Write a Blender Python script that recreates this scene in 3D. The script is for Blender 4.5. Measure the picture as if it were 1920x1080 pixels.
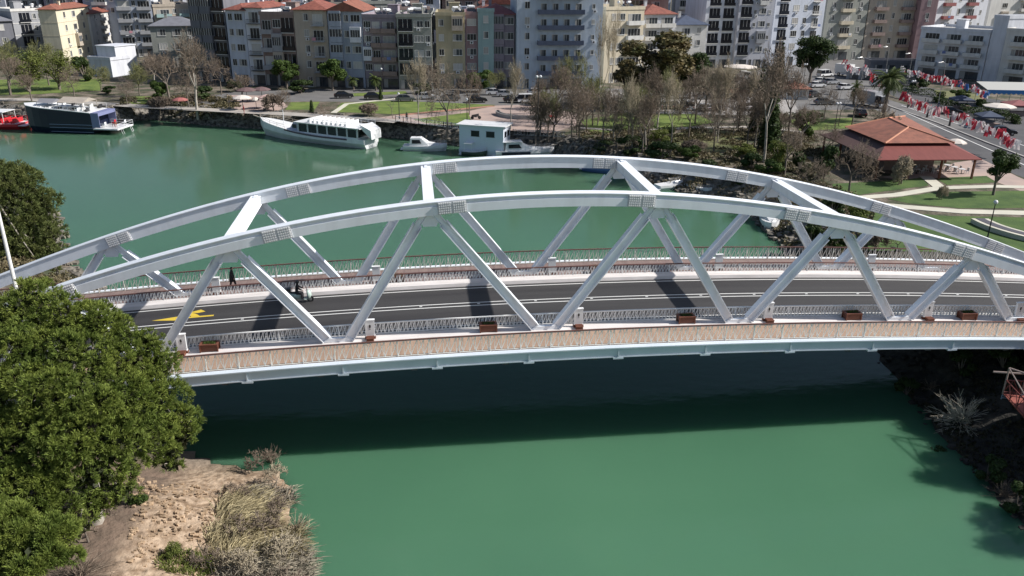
import bpy, math, random
import numpy as np
from mathutils import Vector, Matrix

for o in list(bpy.data.objects): bpy.data.objects.remove(o)
SC = bpy.context.scene
COL = SC.collection
R = math.radians

# ------------------------------------------------------------------ camera
WATER_TO_DECK = 7.4
CAM = np.array([-8.5063, -50.4855, 23.4835 + WATER_TO_DECK])
YAW, PIT, ROL, FPX = 0.1230256, 0.3778728, 0.0079977, 1522.7
_F = np.array([math.sin(YAW)*math.cos(PIT), math.cos(YAW)*math.cos(PIT), -math.sin(PIT)])
_R = np.array([math.cos(YAW), -math.sin(YAW), 0.0])
_U = np.cross(_R, _F)
_R2 = _R*math.cos(ROL) + _U*math.sin(ROL)
_U2 = -_R*math.sin(ROL) + _U*math.cos(ROL)
cam_data = bpy.data.cameras.new('camera')
cam = bpy.data.objects.new('camera', cam_data); COL.objects.link(cam)
cam.matrix_world = Matrix(((_R2[0], _U2[0], -_F[0], CAM[0]), (_R2[1], _U2[1], -_F[1], CAM[1]),
                           (_R2[2], _U2[2], -_F[2], CAM[2]), (0, 0, 0, 1)))
cam_data.sensor_width = 36; cam_data.lens = FPX/1920*36
cam_data.clip_start = 0.5; cam_data.clip_end = 6000
SC.camera = cam

# ------------------------------------------------------------------ sky and sun
SUN = Vector((0.780, -0.095, 0.622)).normalized()
world = bpy.data.worlds.new('World'); SC.world = world; world.use_nodes = True
wn = world.node_tree.nodes; wn.clear()
sky = wn.new('ShaderNodeTexSky'); sky.sky_type = 'NISHITA'; sky.sun_disc = False
sky.sun_elevation = math.asin(SUN.z); sky.sun_rotation = math.atan2(SUN.x, SUN.y)
sky.air_density = 1.0; sky.dust_density = 1.2
bg = wn.new('ShaderNodeBackground'); bg.inputs[1].default_value = 0.075
wo = wn.new('ShaderNodeOutputWorld')
world.node_tree.links.new(sky.outputs[0], bg.inputs[0]); world.node_tree.links.new(bg.outputs[0], wo.inputs[0])
sl = bpy.data.lights.new('sun', 'SUN'); sl.energy = 4.8; sl.angle = R(0.5); sl.color = (1.0, 0.955, 0.90)
so = bpy.data.objects.new('sun', sl); COL.objects.link(so)
so.rotation_euler = SUN.to_track_quat('Z', 'Y').to_euler(); so.location = (80, -20, 120)
SC.view_settings.view_transform = 'Standard'; SC.view_settings.look = 'None'
SC.view_settings.exposure = 0.35; SC.view_settings.gamma = 1.0; SC.view_settings.use_curve_mapping = False
SC.cycles.max_bounces = 6; SC.cycles.diffuse_bounces = 2; SC.cycles.glossy_bounces = 3
SC.cycles.transparent_max_bounces = 6; SC.cycles.caustics_reflective = False; SC.cycles.caustics_refractive = False
SC.cycles.sample_clamp_indirect = 4

# ------------------------------------------------------------------ photo-to-world survey helpers
def ray(u, v): return _F + _R2*(u-960)/FPX - _U2*(v-540)/FPX
GZ = 3.2
def G(u, v, z=3.2):
    d = ray(u, v); p = CAM + d*(z-CAM[2])/d[2]; return Vector((p[0], p[1], z))
def GY(u, v, y):
    d = ray(u, v); p = CAM + d*(y-CAM[1])/d[1]; return Vector(p)
def PX(p):
    d = np.array(p) - CAM; w = d@_F
    return 960+FPX*(d@_R2)/w, 540-FPX*(d@_U2)/w
def height_to(p, vtop):
    lo, hi = 0.0, 120.0
    for _ in range(40):
        m = (lo+hi)/2
        if PX((p[0], p[1], p[2]+m))[1] > vtop: lo = m
        else: hi = m
    return (lo+hi)/2
def ppm(p): return FPX/((np.array(p)-CAM)@_F)      # photo pixels per metre there

# ------------------------------------------------------------------ materials
MATS = {}
def mat(name, col, rough=0.6, metal=0.0, col2=None, scale=1.0, bump=0.0, bscale=None, island=0.0, spec=0.5,
        stretch=(1, 1, 1), lo=0.35, hi=0.65, trans=0.0, detail=4.0):
    if name in MATS: return MATS[name]
    m = bpy.data.materials.new(name); m.use_nodes = True
    nt = m.node_tree; N = nt.nodes; L = nt.links
    b = N['Principled BSDF']
    b.inputs['Base Color'].default_value = (*col, 1); b.inputs['Roughness'].default_value = rough
    b.inputs['Metallic'].default_value = metal; b.inputs['Specular IOR Level'].default_value = spec
    out = None
    if col2 is not None or bump:
        tc = N.new('ShaderNodeTexCoord'); mp = N.new('ShaderNodeMapping'); mp.inputs['Scale'].default_value = stretch
        L.new(tc.outputs['Object'], mp.inputs[0])
    if col2 is not None:
        nz = N.new('ShaderNodeTexNoise'); nz.inputs['Scale'].default_value = scale; nz.inputs['Detail'].default_value = detail
        L.new(mp.outputs[0], nz.inputs['Vector'])
        cr = N.new('ShaderNodeValToRGB'); cr.color_ramp.elements[0].position = lo; cr.color_ramp.elements[1].position = hi
        cr.color_ramp.elements[0].color = (*col, 1); cr.color_ramp.elements[1].color = (*col2, 1)
        L.new(nz.outputs[0], cr.inputs[0]); out = cr.outputs[0]
    if island:
        ge = N.new('ShaderNodeNewGeometry'); mr = N.new('ShaderNodeMapRange')
        mr.inputs[3].default_value = 1-island; mr.inputs[4].default_value = 1+island
        L.new(ge.outputs['Random Per Island'], mr.inputs[0])
        mx = N.new('ShaderNodeVectorMath'); mx.operation = 'SCALE'
        if out is None:
            rg = N.new('ShaderNodeRGB'); rg.outputs[0].default_value = (*col, 1); out = rg.outputs[0]
        L.new(out, mx.inputs[0]); L.new(mr.outputs[0], mx.inputs['Scale']); out = mx.outputs[0]
    if out is not None: L.new(out, b.inputs['Base Color'])
    if bump:
        n2 = N.new('ShaderNodeTexNoise'); n2.inputs['Scale'].default_value = bscale or scale*4; n2.inputs['Detail'].default_value = 5
        L.new(mp.outputs[0], n2.inputs['Vector'])
        bp = N.new('ShaderNodeBump'); bp.inputs['Strength'].default_value = bump; bp.inputs['Distance'].default_value = 0.1
        L.new(n2.outputs[0], bp.inputs['Height']); L.new(bp.outputs[0], b.inputs['Normal'])
    if trans:
        tr = N.new('ShaderNodeBsdfTranslucent'); ms = N.new('ShaderNodeMixShader'); ms.inputs[0].default_value = trans
        if out is not None: L.new(out, tr.inputs[0])
        else: tr.inputs[0].default_value = (*col, 1)
        L.new(b.outputs[0], ms.inputs[1]); L.new(tr.outputs[0], ms.inputs[2]); L.new(ms.outputs[0], N['Material Output'].inputs[0])
    MATS[name] = m
    return m
def paint(name, c, d=0.76, scale=.8, rough=0.85):      # weathered wall paint with rain streaks
    return mat(name, c, rough, col2=tuple(x*d for x in c), scale=scale, stretch=(1, 1, .22), lo=0.42, hi=0.78, detail=7)

steel = mat('white_steel', (0.86, 0.90, 0.95), 0.42, col2=(0.73, 0.76, 0.80), scale=1.3, stretch=(1, 1, .35), lo=.42, hi=.85)
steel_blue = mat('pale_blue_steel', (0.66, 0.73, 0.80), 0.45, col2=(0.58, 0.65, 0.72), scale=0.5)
concrete = mat('concrete', (0.42, 0.41, 0.39), 0.85, col2=(0.33, 0.32, 0.31), scale=0.7)
kerbmat = mat('white_kerb', (0.74, 0.70, 0.68), 0.8, col2=(0.62, 0.58, 0.56), scale=1.2, stretch=(.4, 2, 1))
asphalt = mat('asphalt_new', (0.032, 0.030, 0.031), 0.75, col2=(0.046, 0.044, 0.044), scale=0.6, stretch=(.08, 1.6, 1), bump=.15, bscale=30)
asphalt_old = mat('asphalt_old', (0.125, 0.122, 0.12), 0.85, col2=(0.17, 0.165, 0.16), scale=0.25, bump=.1, bscale=12)
linewhite = mat('road_paint_white', (0.72, 0.72, 0.70), 0.6)
lineyellow = mat('road_paint_yellow', (0.70, 0.50, 0.05), 0.6)
railred = mat('handrail_wood', (0.13, 0.06, 0.05), 0.5, col2=(0.17, 0.085, 0.065), scale=1.5)
railsteel = mat('railing_steel', (0.82, 0.82, 0.80), 0.45)
railcream = mat('railing_cream', (0.90, 0.88, 0.80), 0.5)
woodred = mat('planter_wood', (0.13, 0.045, 0.028), 0.55, col2=(0.19, 0.07, 0.04), scale=3, stretch=(1, 1, 8))
glass = mat('window_glass', (0.035, 0.042, 0.05), 0.12, col2=(0.07, 0.08, 0.09), scale=0.4)
glass_dark = mat('dark_glass', (0.012, 0.014, 0.02), 0.1)
wframe = mat('window_frame_white', (0.62, 0.62, 0.60), 0.5)
dark = mat('dark_metal', (0.03, 0.03, 0.033), 0.5)
rubber = mat('tyre_rubber', (0.02, 0.02, 0.02), 0.8)
chrome = mat('silver_metal', (0.5, 0.5, 0.5), 0.3, metal=0.8)
tile = mat('roof_tiles_red', (0.28, 0.095, 0.065), 0.75, col2=(0.18, 0.06, 0.045), scale=1.2, bump=.4, bscale=6)
tile_old = mat('roof_tiles_brick', (0.30, 0.115, 0.075), 0.8, col2=(0.20, 0.08, 0.055), scale=1.0, bump=.3, bscale=6)
whitepl = mat('white_plastic', (0.72, 0.73, 0.74), 0.35)

# ------------------------------------------------------------------ mesh builder
class MB:
    def __init__(s): s.v = []; s.f = []; s.m = []; s.M = Matrix.Identity(4); s.mi = 0
    def add(s, vs, fs, mi=None):
        n = len(s.v); M = s.M
        s.v += [tuple(M @ Vector(p)) for p in vs]
        s.f += [tuple(i+n for i in f) for f in fs]; s.m += [s.mi if mi is None else mi]*len(fs); return s
    def box(s, x0, x1, y0, y1, z0, z1, mi=None):
        return s.add([(x0,y0,z0),(x1,y0,z0),(x1,y1,z0),(x0,y1,z0),(x0,y0,z1),(x1,y0,z1),(x1,y1,z1),(x0,y1,z1)],
                     [(0,3,2,1),(4,5,6,7),(0,1,5,4),(1,2,6,5),(2,3,7,6),(3,0,4,7)], mi)
    def tube(s, a, b, r0, r1=None, n=8, mi=None, caps=True):
        a = Vector(a); b = Vector(b); r1 = r0 if r1 is None else r1
        d = (b-a)
        if d.length < 1e-6: return s
        d.normalize(); t = Vector((0,0,1)) if abs(d.z) < .9 else Vector((1,0,0))
        e1 = d.cross(t).normalized(); e2 = d.cross(e1)
        vs = []
        for c, r in ((a, r0), (b, r1)):
            for k in range(n):
                q = 2*math.pi*k/n; vs.append(tuple(c + e1*r*math.cos(q) + e2*r*math.sin(q)))
        fs = [(k, k+n, (k+1) % n+n, (k+1) % n) for k in range(n)]
        if caps: fs += [tuple(range(n)), tuple(range(2*n-1, n-1, -1))]
        return s.add(vs, fs, mi)
    def prism(s, poly, y0, y1, mi=None, sc=1.0):     # xz outline extruded along y
        n = len(poly)
        vs = [(x, y0, z) for x, z in poly] + [(x, y1, z) for x, z in poly]
        return s.add(vs, [tuple(range(n)), tuple(range(2*n-1, n-1, -1))] + [(k, k+n, (k+1) % n+n, (k+1) % n) for k in range(n)], mi)
    def slab(s, poly, z0, z1, mi=None):              # xy outline extruded up
        n = len(poly)
        vs = [(p[0], p[1], z0) for p in poly] + [(p[0], p[1], z1) for p in poly]
        return s.add(vs, [tuple(range(n-1, -1, -1)), tuple(range(n, 2*n))] + [(k, (k+1) % n, (k+1) % n+n, k+n) for k in range(n)], mi)
    def loft(s, rings, closed=True, caps=True, mi=None):
        n = len(rings[0]); vs = [p for r in rings for p in r]; fs = []
        for i in range(len(rings)-1):
            for k in range(n if closed else n-1):
                fs.append((i*n+k, i*n+(k+1) % n, (i+1)*n+(k+1) % n, (i+1)*n+k))
        if caps: fs += [tuple(range(n-1, -1, -1)), tuple(range((len(rings)-1)*n, len(rings)*n))]
        return s.add(vs, fs, mi)
    def ball(s, c, rx, ry=None, rz=None, n=10, k=6, mi=None):
        ry = ry or rx; rz = rz or rx; rings = []
        for j in range(k+1):
            t = -math.pi/2 + math.pi*j/k; cr = max(math.cos(t), 1e-3)
            rings.append([(c[0]+rx*cr*math.cos(2*math.pi*i/n), c[1]+ry*cr*math.sin(2*math.pi*i/n), c[2]+rz*math.sin(t)) for i in range(n)])
        return s.loft(rings, mi=mi)
    def mesh(s, name, mats):
        me = bpy.data.meshes.new(name); me.from_pydata(s.v, [], s.f)
        if not isinstance(mats, (list, tuple)): mats = [mats]
        for m in mats: me.materials.append(m)
        if len(mats) > 1: me.polygons.foreach_set('material_index', s.m)
        me.update(); return me
    def build(s, name, mats, parent=None, smooth=False, **kw):
        me = s.mesh(name, mats)
        if smooth: me.polygons.foreach_set('use_smooth', [True]*len(me.polygons))
        return link(name, me, parent, **kw)

def link(name, me, parent=None, loc=None, rz=None):
    o = bpy.data.objects.new(name, me); COL.objects.link(o)
    if parent is not None: o.parent = parent
    if loc is not None: o.location = loc
    if rz is not None: o.rotation_euler = (0, 0, rz)
    return o
def tag(o, label=None, cat=None, group=None, kind=None):
    if label: o['label'] = label
    if cat: o['category'] = cat
    if group: o['group'] = group
    if kind: o['kind'] = kind
    return o
def empty(name, loc, rz=0.0):
    o = bpy.data.objects.new(name, None); COL.objects.link(o); o.location = loc; o.rotation_euler = (0, 0, rz)
    o.empty_display_size = 0.5; return o
KIDS = {}
def dup(root, loc, rz=0.0, scale=None):
    r = root.copy(); COL.objects.link(r); r.location = loc; r.rotation_euler = (0, 0, rz)
    if scale: r.scale = scale if isinstance(scale, tuple) else (scale,)*3
    for ch in list(root.children):
        c = ch.copy(); COL.objects.link(c); c.parent = r
        for g in list(ch.children):
            d = g.copy(); COL.objects.link(d); d.parent = c
    return r
def npmesh(name, V, F, mats, mi=None, smooth=False):
    me = bpy.data.meshes.new(name); n = F.shape[1]
    me.vertices.add(len(V)); me.vertices.foreach_set('co', np.ascontiguousarray(V, dtype=np.float32).ravel())
    me.loops.add(F.size); me.loops.foreach_set('vertex_index', np.ascontiguousarray(F, dtype=np.int32).ravel())
    me.polygons.add(len(F)); me.polygons.foreach_set('loop_start', np.arange(0, F.size, n, dtype=np.int32))
    try: me.polygons.foreach_set('loop_total', np.full(len(F), n, dtype=np.int32))
    except Exception: pass
    for m in (mats if isinstance(mats, (list, tuple)) else [mats]): me.materials.append(m)
    if mi is not None: me.polygons.foreach_set('material_index', mi)
    if smooth: me.polygons.foreach_set('use_smooth', np.ones(len(F), dtype=bool))
    me.update(calc_edges=True); me.validate(); return me

# ------------------------------------------------------------------ terrain and water
river = np.array([(-400, 266), (-140, 158), (-91.3, 129.5), (-83.4, 125), (-69.5, 125), (-64.2, 131), (-48.7, 122), (-40.5, 119), (-28, 113.5), (-15.8, 108),
 (-11, 106), (-0.5, 98), (14.7, 91), (20.5, 82), (26, 68), (31.8, 60.7), (36, 51), (35, 41), (34.1, 33.4), (31.4, 15), (29.6, 4.9), (28.0, -3.2),
 (27.4, -8), (26.8, -12.6), (26.8, -16.6), (27.5, -24), (30, -60), (30, -400), (-20, -400), (-15.5, -60), (-14.8, -20), (-15.1, -14.2), (-16.2, -8),
 (-16.9, -5.2), (-17.6, -3.9), (-19.0, -3.3), (-20.5, -2.9), (-22.2, -2.0), (-24, -.9), (-27, 4), (-32, 14), (-40, 30), (-46, 38), (-55, 58), (-72, 78), (-120, 95), (-400, 190)], float)
def sdf(P):                                     # + on land, - in the river
    d = np.full(len(P), 1e9); ins = np.zeros(len(P), bool)
    n = len(river)
    for i in range(n):
        a = river[i]; b = river[(i+1) % n]; e = b-a; w = P-a
        t = np.clip((w@e)/(e@e), 0, 1); q = w-np.outer(t, e)
        d = np.minimum(d, np.sqrt((q**2).sum(1)))
        c = ((a[1] > P[:, 1]) != (b[1] > P[:, 1]))
        with np.errstate(divide='ignore', invalid='ignore'):
            xi = a[0]+(P[:, 1]-a[1])*(b[0]-a[0])/(b[1]-a[1])
        ins ^= c & (P[:, 0] < xi)
    return np.where(ins, -d, d)
def vnoise(P, s, seed=0):                       # cheap smooth value noise
    rng = np.random.RandomState(seed); T = rng.rand(64, 64)
    q = P*s; i = np.floor(q).astype(int); f = q-i; f = f*f*(3-2*f)
    g = lambda a, b: T[(i[:, 0]+a) % 64, (i[:, 1]+b) % 64]
    return (g(0,0)*(1-f[:,0])+g(1,0)*f[:,0])*(1-f[:,1]) + (g(0,1)*(1-f[:,0])+g(1,1)*f[:,0])*f[:,1]
def land(P):
    P = np.atleast_2d(np.array(P, float)); d = sdf(P); x = P[:, 0]; y = P[:, 1]
    w = np.full(len(P), 3.2)
    w = np.where((x < -5) & (y < 20), 10.0, w); w = np.where((x > 15) & (y < 70), 8.0, w)
    w = np.where((x < -20) & (y >= 20) & (y < 90), 8.0, w)
    t = np.clip(d/w, 0, 1); s = np.where(w < 4, t**0.55, t*t*(3-2*t)*.6+t*.4)
    nz = (vnoise(P, .35, 1)-.5)*1.1+(vnoise(P, 1.1, 2)-.5)*.6
    z = GZ*s + nz*np.where((t > 0) & (t < 1), 4*t*(1-t), 0)*.75
    z = np.where(d < 0, np.maximum(-3, d*1.2)-.15, z)
    app = (np.abs(x) > 44) & (y > -5) & (y < 16)
    return np.where(app & (d > 0), np.minimum(z, GZ), z)
def GT(u, v):
    z = GZ; p = G(u, v, z)
    for _ in range(25):
        z = .6*z+.4*max(-.2, float(land([(p.x, p.y)])[0])); p = G(u, v, z)
    return p
def axis(lo, hi, st, far):
    a = list(np.arange(lo, hi+.01, st)); s = st; l = [lo]; h = [hi]
    while h[-1] < far: s *= 1.35; h.append(h[-1]+s); l.append(l[-1]-s)
    return np.array(sorted(set(l[1:]+a+h[1:])))
ax = axis(-130, 110, 1.0, 3500); ay = axis(-45, 150, 1.0, 3500)
X, Y = np.meshgrid(ax, ay); P = np.stack([X.ravel(), Y.ravel()], 1); Z = land(P)
nx, ny = len(ax), len(ay); ii = np.arange((ny-1)*nx).reshape(ny-1, nx)[:, :-1].ravel()
Fc = np.stack([ii, ii+1, ii+nx+1, ii+nx], 1)
def ground_material():
    m = bpy.data.materials.new('earth'); m.use_nodes = True; nt = m.node_tree; N = nt.nodes; L = nt.links; b = N['Principled BSDF']
    b.inputs['Roughness'].default_value = 0.95
    tc = N.new('ShaderNodeTexCoord'); ge = N.new('ShaderNodeNewGeometry'); sp = N.new('ShaderNodeSeparateXYZ'); L.new(tc.outputs['Object'], sp.inputs[0])
    sn = N.new('ShaderNodeSeparateXYZ'); L.new(ge.outputs['True Normal'], sn.inputs[0])
    def ramp(f, stops):
        c = N.new('ShaderNodeValToRGB'); e = c.color_ramp.elements
        e[0].position, e[0].color = stops[0][0], (*stops[0][1], 1); e[1].position, e[1].color = stops[1][0], (*stops[1][1], 1)
        for p, q in stops[2:]: k = e.new(p); k.color = (*q, 1)
        L.new(f, c.inputs[0]); return c.outputs[0]
    def noise(s, d=6):
        n = N.new('ShaderNodeTexNoise'); n.inputs['Scale'].default_value = s; n.inputs['Detail'].default_value = d; L.new(tc.outputs['Object'], n.inputs['Vector']); return n.outputs[0]
    def math_(op, a, v0, v1=None):
        k = N.new('ShaderNodeMath'); k.operation = op; L.new(a, k.inputs[0])
        if isinstance(v0, (int, float)): k.inputs[1].default_value = v0
        else: L.new(v0, k.inputs[1])
        return k.outputs[0]
    def mixc(f, a, c):
        k = N.new('ShaderNodeMix'); k.data_type = 'RGBA'; L.new(f, k.inputs[0]); L.new(a, k.inputs[6]); L.new(c, k.inputs[7]); return k.outputs[2]
    soil = ramp(noise(.32, 9), [(.38, (.20, .165, .13)), (.60, (.05, .06, .028)), (.48, (.12, .10, .07))])
    rock = ramp(noise(1.6), [(.38, (.05, .045, .04)), (.62, (.26, .24, .21))])
    sand = ramp(noise(2.2), [(.35, (.22, .15, .095)), (.62, (.46, .35, .25))])
    brown = ramp(noise(.9), [(.3, (.10, .075, .055)), (.7, (.19, .135, .10))])
    steep = N.new('ShaderNodeMapRange'); steep.inputs[1].default_value = .97; steep.inputs[2].default_value = .85; L.new(sn.outputs[2], steep.inputs[0])
    wl = N.new('ShaderNodeMapRange'); wl.inputs[1].default_value = 92; wl.inputs[2].default_value = 104; L.new(sp.outputs[1], wl.inputs[0])
    wr = N.new('ShaderNodeMapRange'); wr.inputs[1].default_value = -8; wr.inputs[2].default_value = 2; L.new(sp.outputs[0], wr.inputs[0])
    wk = N.new('ShaderNodeMath'); wk.operation = 'MAXIMUM'; L.new(wl.outputs[0], wk.inputs[0]); L.new(wr.outputs[0], wk.inputs[1])
    base = mixc(math_('MULTIPLY', steep.outputs[0], wk.outputs[0]), soil, rock)
    near = N.new('ShaderNodeMapRange'); near.inputs[1].default_value = -2; near.inputs[2].default_value = -5; L.new(sp.outputs[1], near.inputs[0])
    west = N.new('ShaderNodeMapRange'); west.inputs[1].default_value = 0; west.inputs[2].default_value = -3; L.new(sp.outputs[0], west.inputs[0])
    nw = math_('MULTIPLY', near.outputs[0], west.outputs[0])
    hi = N.new('ShaderNodeMapRange'); hi.inputs[1].default_value = -23.9; hi.inputs[2].default_value = -22.4; hi.clamp = True
    L.new(math_('ADD', sp.outputs[0], math_('MULTIPLY', noise(.8), 1.5)), hi.inputs[0])
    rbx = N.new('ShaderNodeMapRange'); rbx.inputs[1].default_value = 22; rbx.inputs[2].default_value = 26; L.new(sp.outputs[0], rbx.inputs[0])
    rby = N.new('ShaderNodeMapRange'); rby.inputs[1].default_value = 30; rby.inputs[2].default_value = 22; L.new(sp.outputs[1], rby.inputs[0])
    shade_soil = ramp(noise(1.2), [(.35, (.022, .02, .017)), (.65, (.06, .055, .045))])  # right bank soil darkened, tree shade put into its colour
    base = mixc(math_('MULTIPLY', rbx.outputs[0], rby.outputs[0]), base, shade_soil)
    bank = mixc(hi.outputs[0], brown, sand)
    L.new(mixc(nw, base, bank), b.inputs['Base Color'])
    bp = N.new('ShaderNodeBump'); bp.inputs['Strength'].default_value = .8; bp.inputs['Distance'].default_value = .25
    L.new(noise(2.5, 8), bp.inputs['Height']); L.new(bp.outputs[0], b.inputs['Normal']); return m
earth = ground_material()
tag(link('ground', npmesh('ground', np.column_stack([P, Z]), Fc, earth)), kind='structure')

def water_material():
    m = bpy.data.materials.new('river_water'); m.use_nodes = True; nt = m.node_tree; N = nt.nodes; L = nt.links; b = N['Principled BSDF']
    tc = N.new('ShaderNodeTexCoord')
    n = N.new('ShaderNodeTexNoise'); n.inputs['Scale'].default_value = .035; n.inputs['Detail'].default_value = 3; L.new(tc.outputs['Object'], n.inputs['Vector'])
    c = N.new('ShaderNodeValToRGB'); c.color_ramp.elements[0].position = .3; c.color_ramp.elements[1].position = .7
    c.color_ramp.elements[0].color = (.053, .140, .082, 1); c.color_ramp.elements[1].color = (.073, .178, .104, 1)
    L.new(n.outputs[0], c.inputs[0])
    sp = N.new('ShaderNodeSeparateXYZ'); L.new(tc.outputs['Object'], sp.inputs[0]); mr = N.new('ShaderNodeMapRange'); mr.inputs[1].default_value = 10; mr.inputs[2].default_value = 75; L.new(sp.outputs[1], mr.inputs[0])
    mx = N.new('ShaderNodeMix'); mx.data_type = 'RGBA'; L.new(mr.outputs[0], mx.inputs[0]); L.new(c.outputs[0], mx.inputs[6]); mx.inputs[7].default_value = (.062, .132, .082, 1); L.new(mx.outputs[2], b.inputs['Base Color'])  # farther water greyer, sky sheen put into the base colour
    b.inputs['Roughness'].default_value = 0.10; b.inputs['IOR'].default_value = 1.33; b.inputs['Specular IOR Level'].default_value = .26
    b.subsurface_method = 'BURLEY' if hasattr(b, 'subsurface_method') else None; b.inputs['Subsurface Weight'].default_value = 1.0; b.inputs['Subsurface Radius'].default_value = (.7, 1, .8); b.inputs['Subsurface Scale'].default_value = 1.3
    mp = N.new('ShaderNodeMapping'); mp.inputs['Scale'].default_value = (.5, 1.0, 1); L.new(tc.outputs['Object'], mp.inputs[0])
    n2 = N.new('ShaderNodeTexNoise'); n2.inputs['Scale'].default_value = 1.3; n2.inputs['Detail'].default_value = 5; L.new(mp.outputs[0], n2.inputs['Vector'])
    bp = N.new('ShaderNodeBump'); bp.inputs['Strength'].default_value = .16; bp.inputs['Distance'].default_value = .12
    L.new(n2.outputs[0], bp.inputs['Height']); L.new(bp.outputs[0], b.inputs['Normal']); return m
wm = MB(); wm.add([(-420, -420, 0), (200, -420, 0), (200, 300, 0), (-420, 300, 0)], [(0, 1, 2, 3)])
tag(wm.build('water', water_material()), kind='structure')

# ------------------------------------------------------------------ the bridge
def zd(x):
    x = max(-50, min(50, x)); t = x/40; return WATER_TO_DECK - 1.4681*t*t + .2089*t
def za(x):
    t = x/40; return WATER_TO_DECK + 9.4192 - 8.7995*t*t + .7024*t**4 + .3069*t
WB = 10.8
XS = [-64+2*i for i in range(65)]
def sweep(mb, poly, x0=-64, x1=64, mi=None, step=2.0):
    n = max(1, int(round((x1-x0)/step))); rings = []
    for i in range(n+1):
        x = x0+(x1-x0)*i/n; z = zd(x); rings.append([(x, y, z+dz) for y, dz in poly])
    return mb.loft(rings, mi=mi)
def rect(y0, y1, z0, z1): return [(y0, z0), (y1, z0), (y1, z1), (y0, z1)]
br = empty('arch_bridge', (0, WB/2, 0))
tag(br, 'long white steel bridge with two curved arches and slanted struts over the green river', 'bridge')
def bpart(mb, name, m, parent=None, smooth=False):
    for i, v in enumerate(mb.v): mb.v[i] = (v[0], v[1]-WB/2, v[2])
    return mb.build(name, m, parent or br, smooth)
m = MB(); sweep(m, rect(-2.85, 13.65, -.50, -.06)); bpart(m, 'deck_slab', mat('dark_slab', (.10, .10, .105), .8))
m = MB()
for x in range(-45, 46, 6): m.box(x-.2, x+.2, -2.8, 13.6, zd(x)-1.0, zd(x)-.51)
bpart(m, 'floor_beams', MATS['dark_slab'])
for y0, s in ((-3.12, -1), (13.92, 1)):
    m = MB(); sweep(m, rect(y0-.05, y0+.05, -.60, -.03)); sweep(m, rect(y0-.16 if s < 0 else y0-.3, y0+.3 if s < 0 else y0+.16, -.02, .06))
    sweep(m, rect(y0-.1, y0+.1, -.68, -.61))
    for x in range(-44, 46, 6):
        z = zd(x+.5); m.box(x+.15, x+.85, y0-.12, y0+.12, z-.80, z-.685); m.box(x+.46, x+.54, min(y0, y0+s*.13), max(y0, y0+s*.13), z-.60, z-.03)
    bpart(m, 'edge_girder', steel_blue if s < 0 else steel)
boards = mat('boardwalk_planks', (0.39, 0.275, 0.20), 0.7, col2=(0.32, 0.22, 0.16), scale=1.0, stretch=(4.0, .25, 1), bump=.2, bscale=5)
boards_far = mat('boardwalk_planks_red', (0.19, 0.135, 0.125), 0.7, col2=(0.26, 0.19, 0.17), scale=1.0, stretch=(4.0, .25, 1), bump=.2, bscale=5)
m = MB(); sweep(m, rect(-2.8, -.45, -.055, .03)); bpart(m, 'boardwalk', boards)
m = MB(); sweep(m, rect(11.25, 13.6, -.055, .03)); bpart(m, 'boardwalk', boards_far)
m = MB(); sweep(m, rect(-.44, .86, -.055, .16)); bpart(m, 'kerb_walk', kerbmat)
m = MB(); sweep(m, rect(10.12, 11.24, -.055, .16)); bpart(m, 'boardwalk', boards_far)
m = MB(); sweep(m, rect(9.945, 10.115, -.055, .165)); sweep(m, [(9.05, -.055), (9.94, -.055), (9.94, .26), (9.15, .24)]); bpart(m, 'kerb_walk', kerbmat)
m = MB(); sweep(m, rect(.87, 1.2, -.055, .10)); bpart(m, 'kerb', concrete)
# abutments
for x0, x1 in ((-52, -40), (40, 52)):
    m = MB(); zz = zd((x0+x1)/2)
    m.box(x0, x1, -2.6, 13.4, -1.5, min(zd(x0), zd(x1))-.52); bpart(m, 'abutment', concrete)
# road surface on the bridge and beyond
m = MB(); 
sweep(m, rect(1.21, 9.04, -.055, 0.0)); rd = tag(m.build('road', asphalt), kind='structure')
m = MB(); sweep(m, rect(-2.8, 13.6, -3.2, -.51), -320, -52.01, step=32); sweep(m, rect(-2.8, 13.6, -3.2, -.51), 52.01, 320, step=32)
sweep(m, rect(1.2, 9.05, -.5, -.05), -320, -64.01, step=32); sweep(m, rect(1.2, 9.05, -.5, -.05), 64.01, 320, step=32)
tag(m.build('approach_road', asphalt_old), kind='structure')
m = MB()
for y in (8.62, 5.12, 5.68, 1.62): sweep(m, rect(y-.06, y+.06, .003, .006))
x = -60.0
while x < 60:
    z = zd(x); m.box(x-.1, x+.1, 5.34, 5.46, z+.004, z+.03); x += 4.3
tag(m.build('road_markings', linewhite), kind='structure')
# yellow turn arrow
m = MB()
def flat(poly):
    m.add([(x, y, zd(x)+.008) for x, y in poly], [tuple(range(len(poly)))])
def DKP(u, v):
    z = WATER_TO_DECK
    for _ in range(20): p = G(u, v, z); z = zd(p.x)
    return p
pa, pb = DKP(284, 602), DKP(401, 591); ka = (pb.x-pa.x)/7.3; ym = (pa.y+pb.y)/2
for poly in ([(-18.6, 6.62), (-18.6, 6.38), (-22.2, 6.38), (-22.2, 6.62)], [(-22.21, 6.95), (-22.21, 6.05), (-25.9, 6.50)],
    [(-20.3, 6.63), (-21.3, 6.63), (-22.0, 7.30), (-21.7, 7.45), (-20.95, 7.12)], [(-20.75, 7.22), (-21.9, 7.46), (-20.6, 7.85), (-19.9, 7.40)]):
    flat([(pa.x+(x+25.9)*ka, ym+(y-6.5)) for x, y in poly])
tag(m.build('road_arrow', lineyellow), kind='structure')

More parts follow.
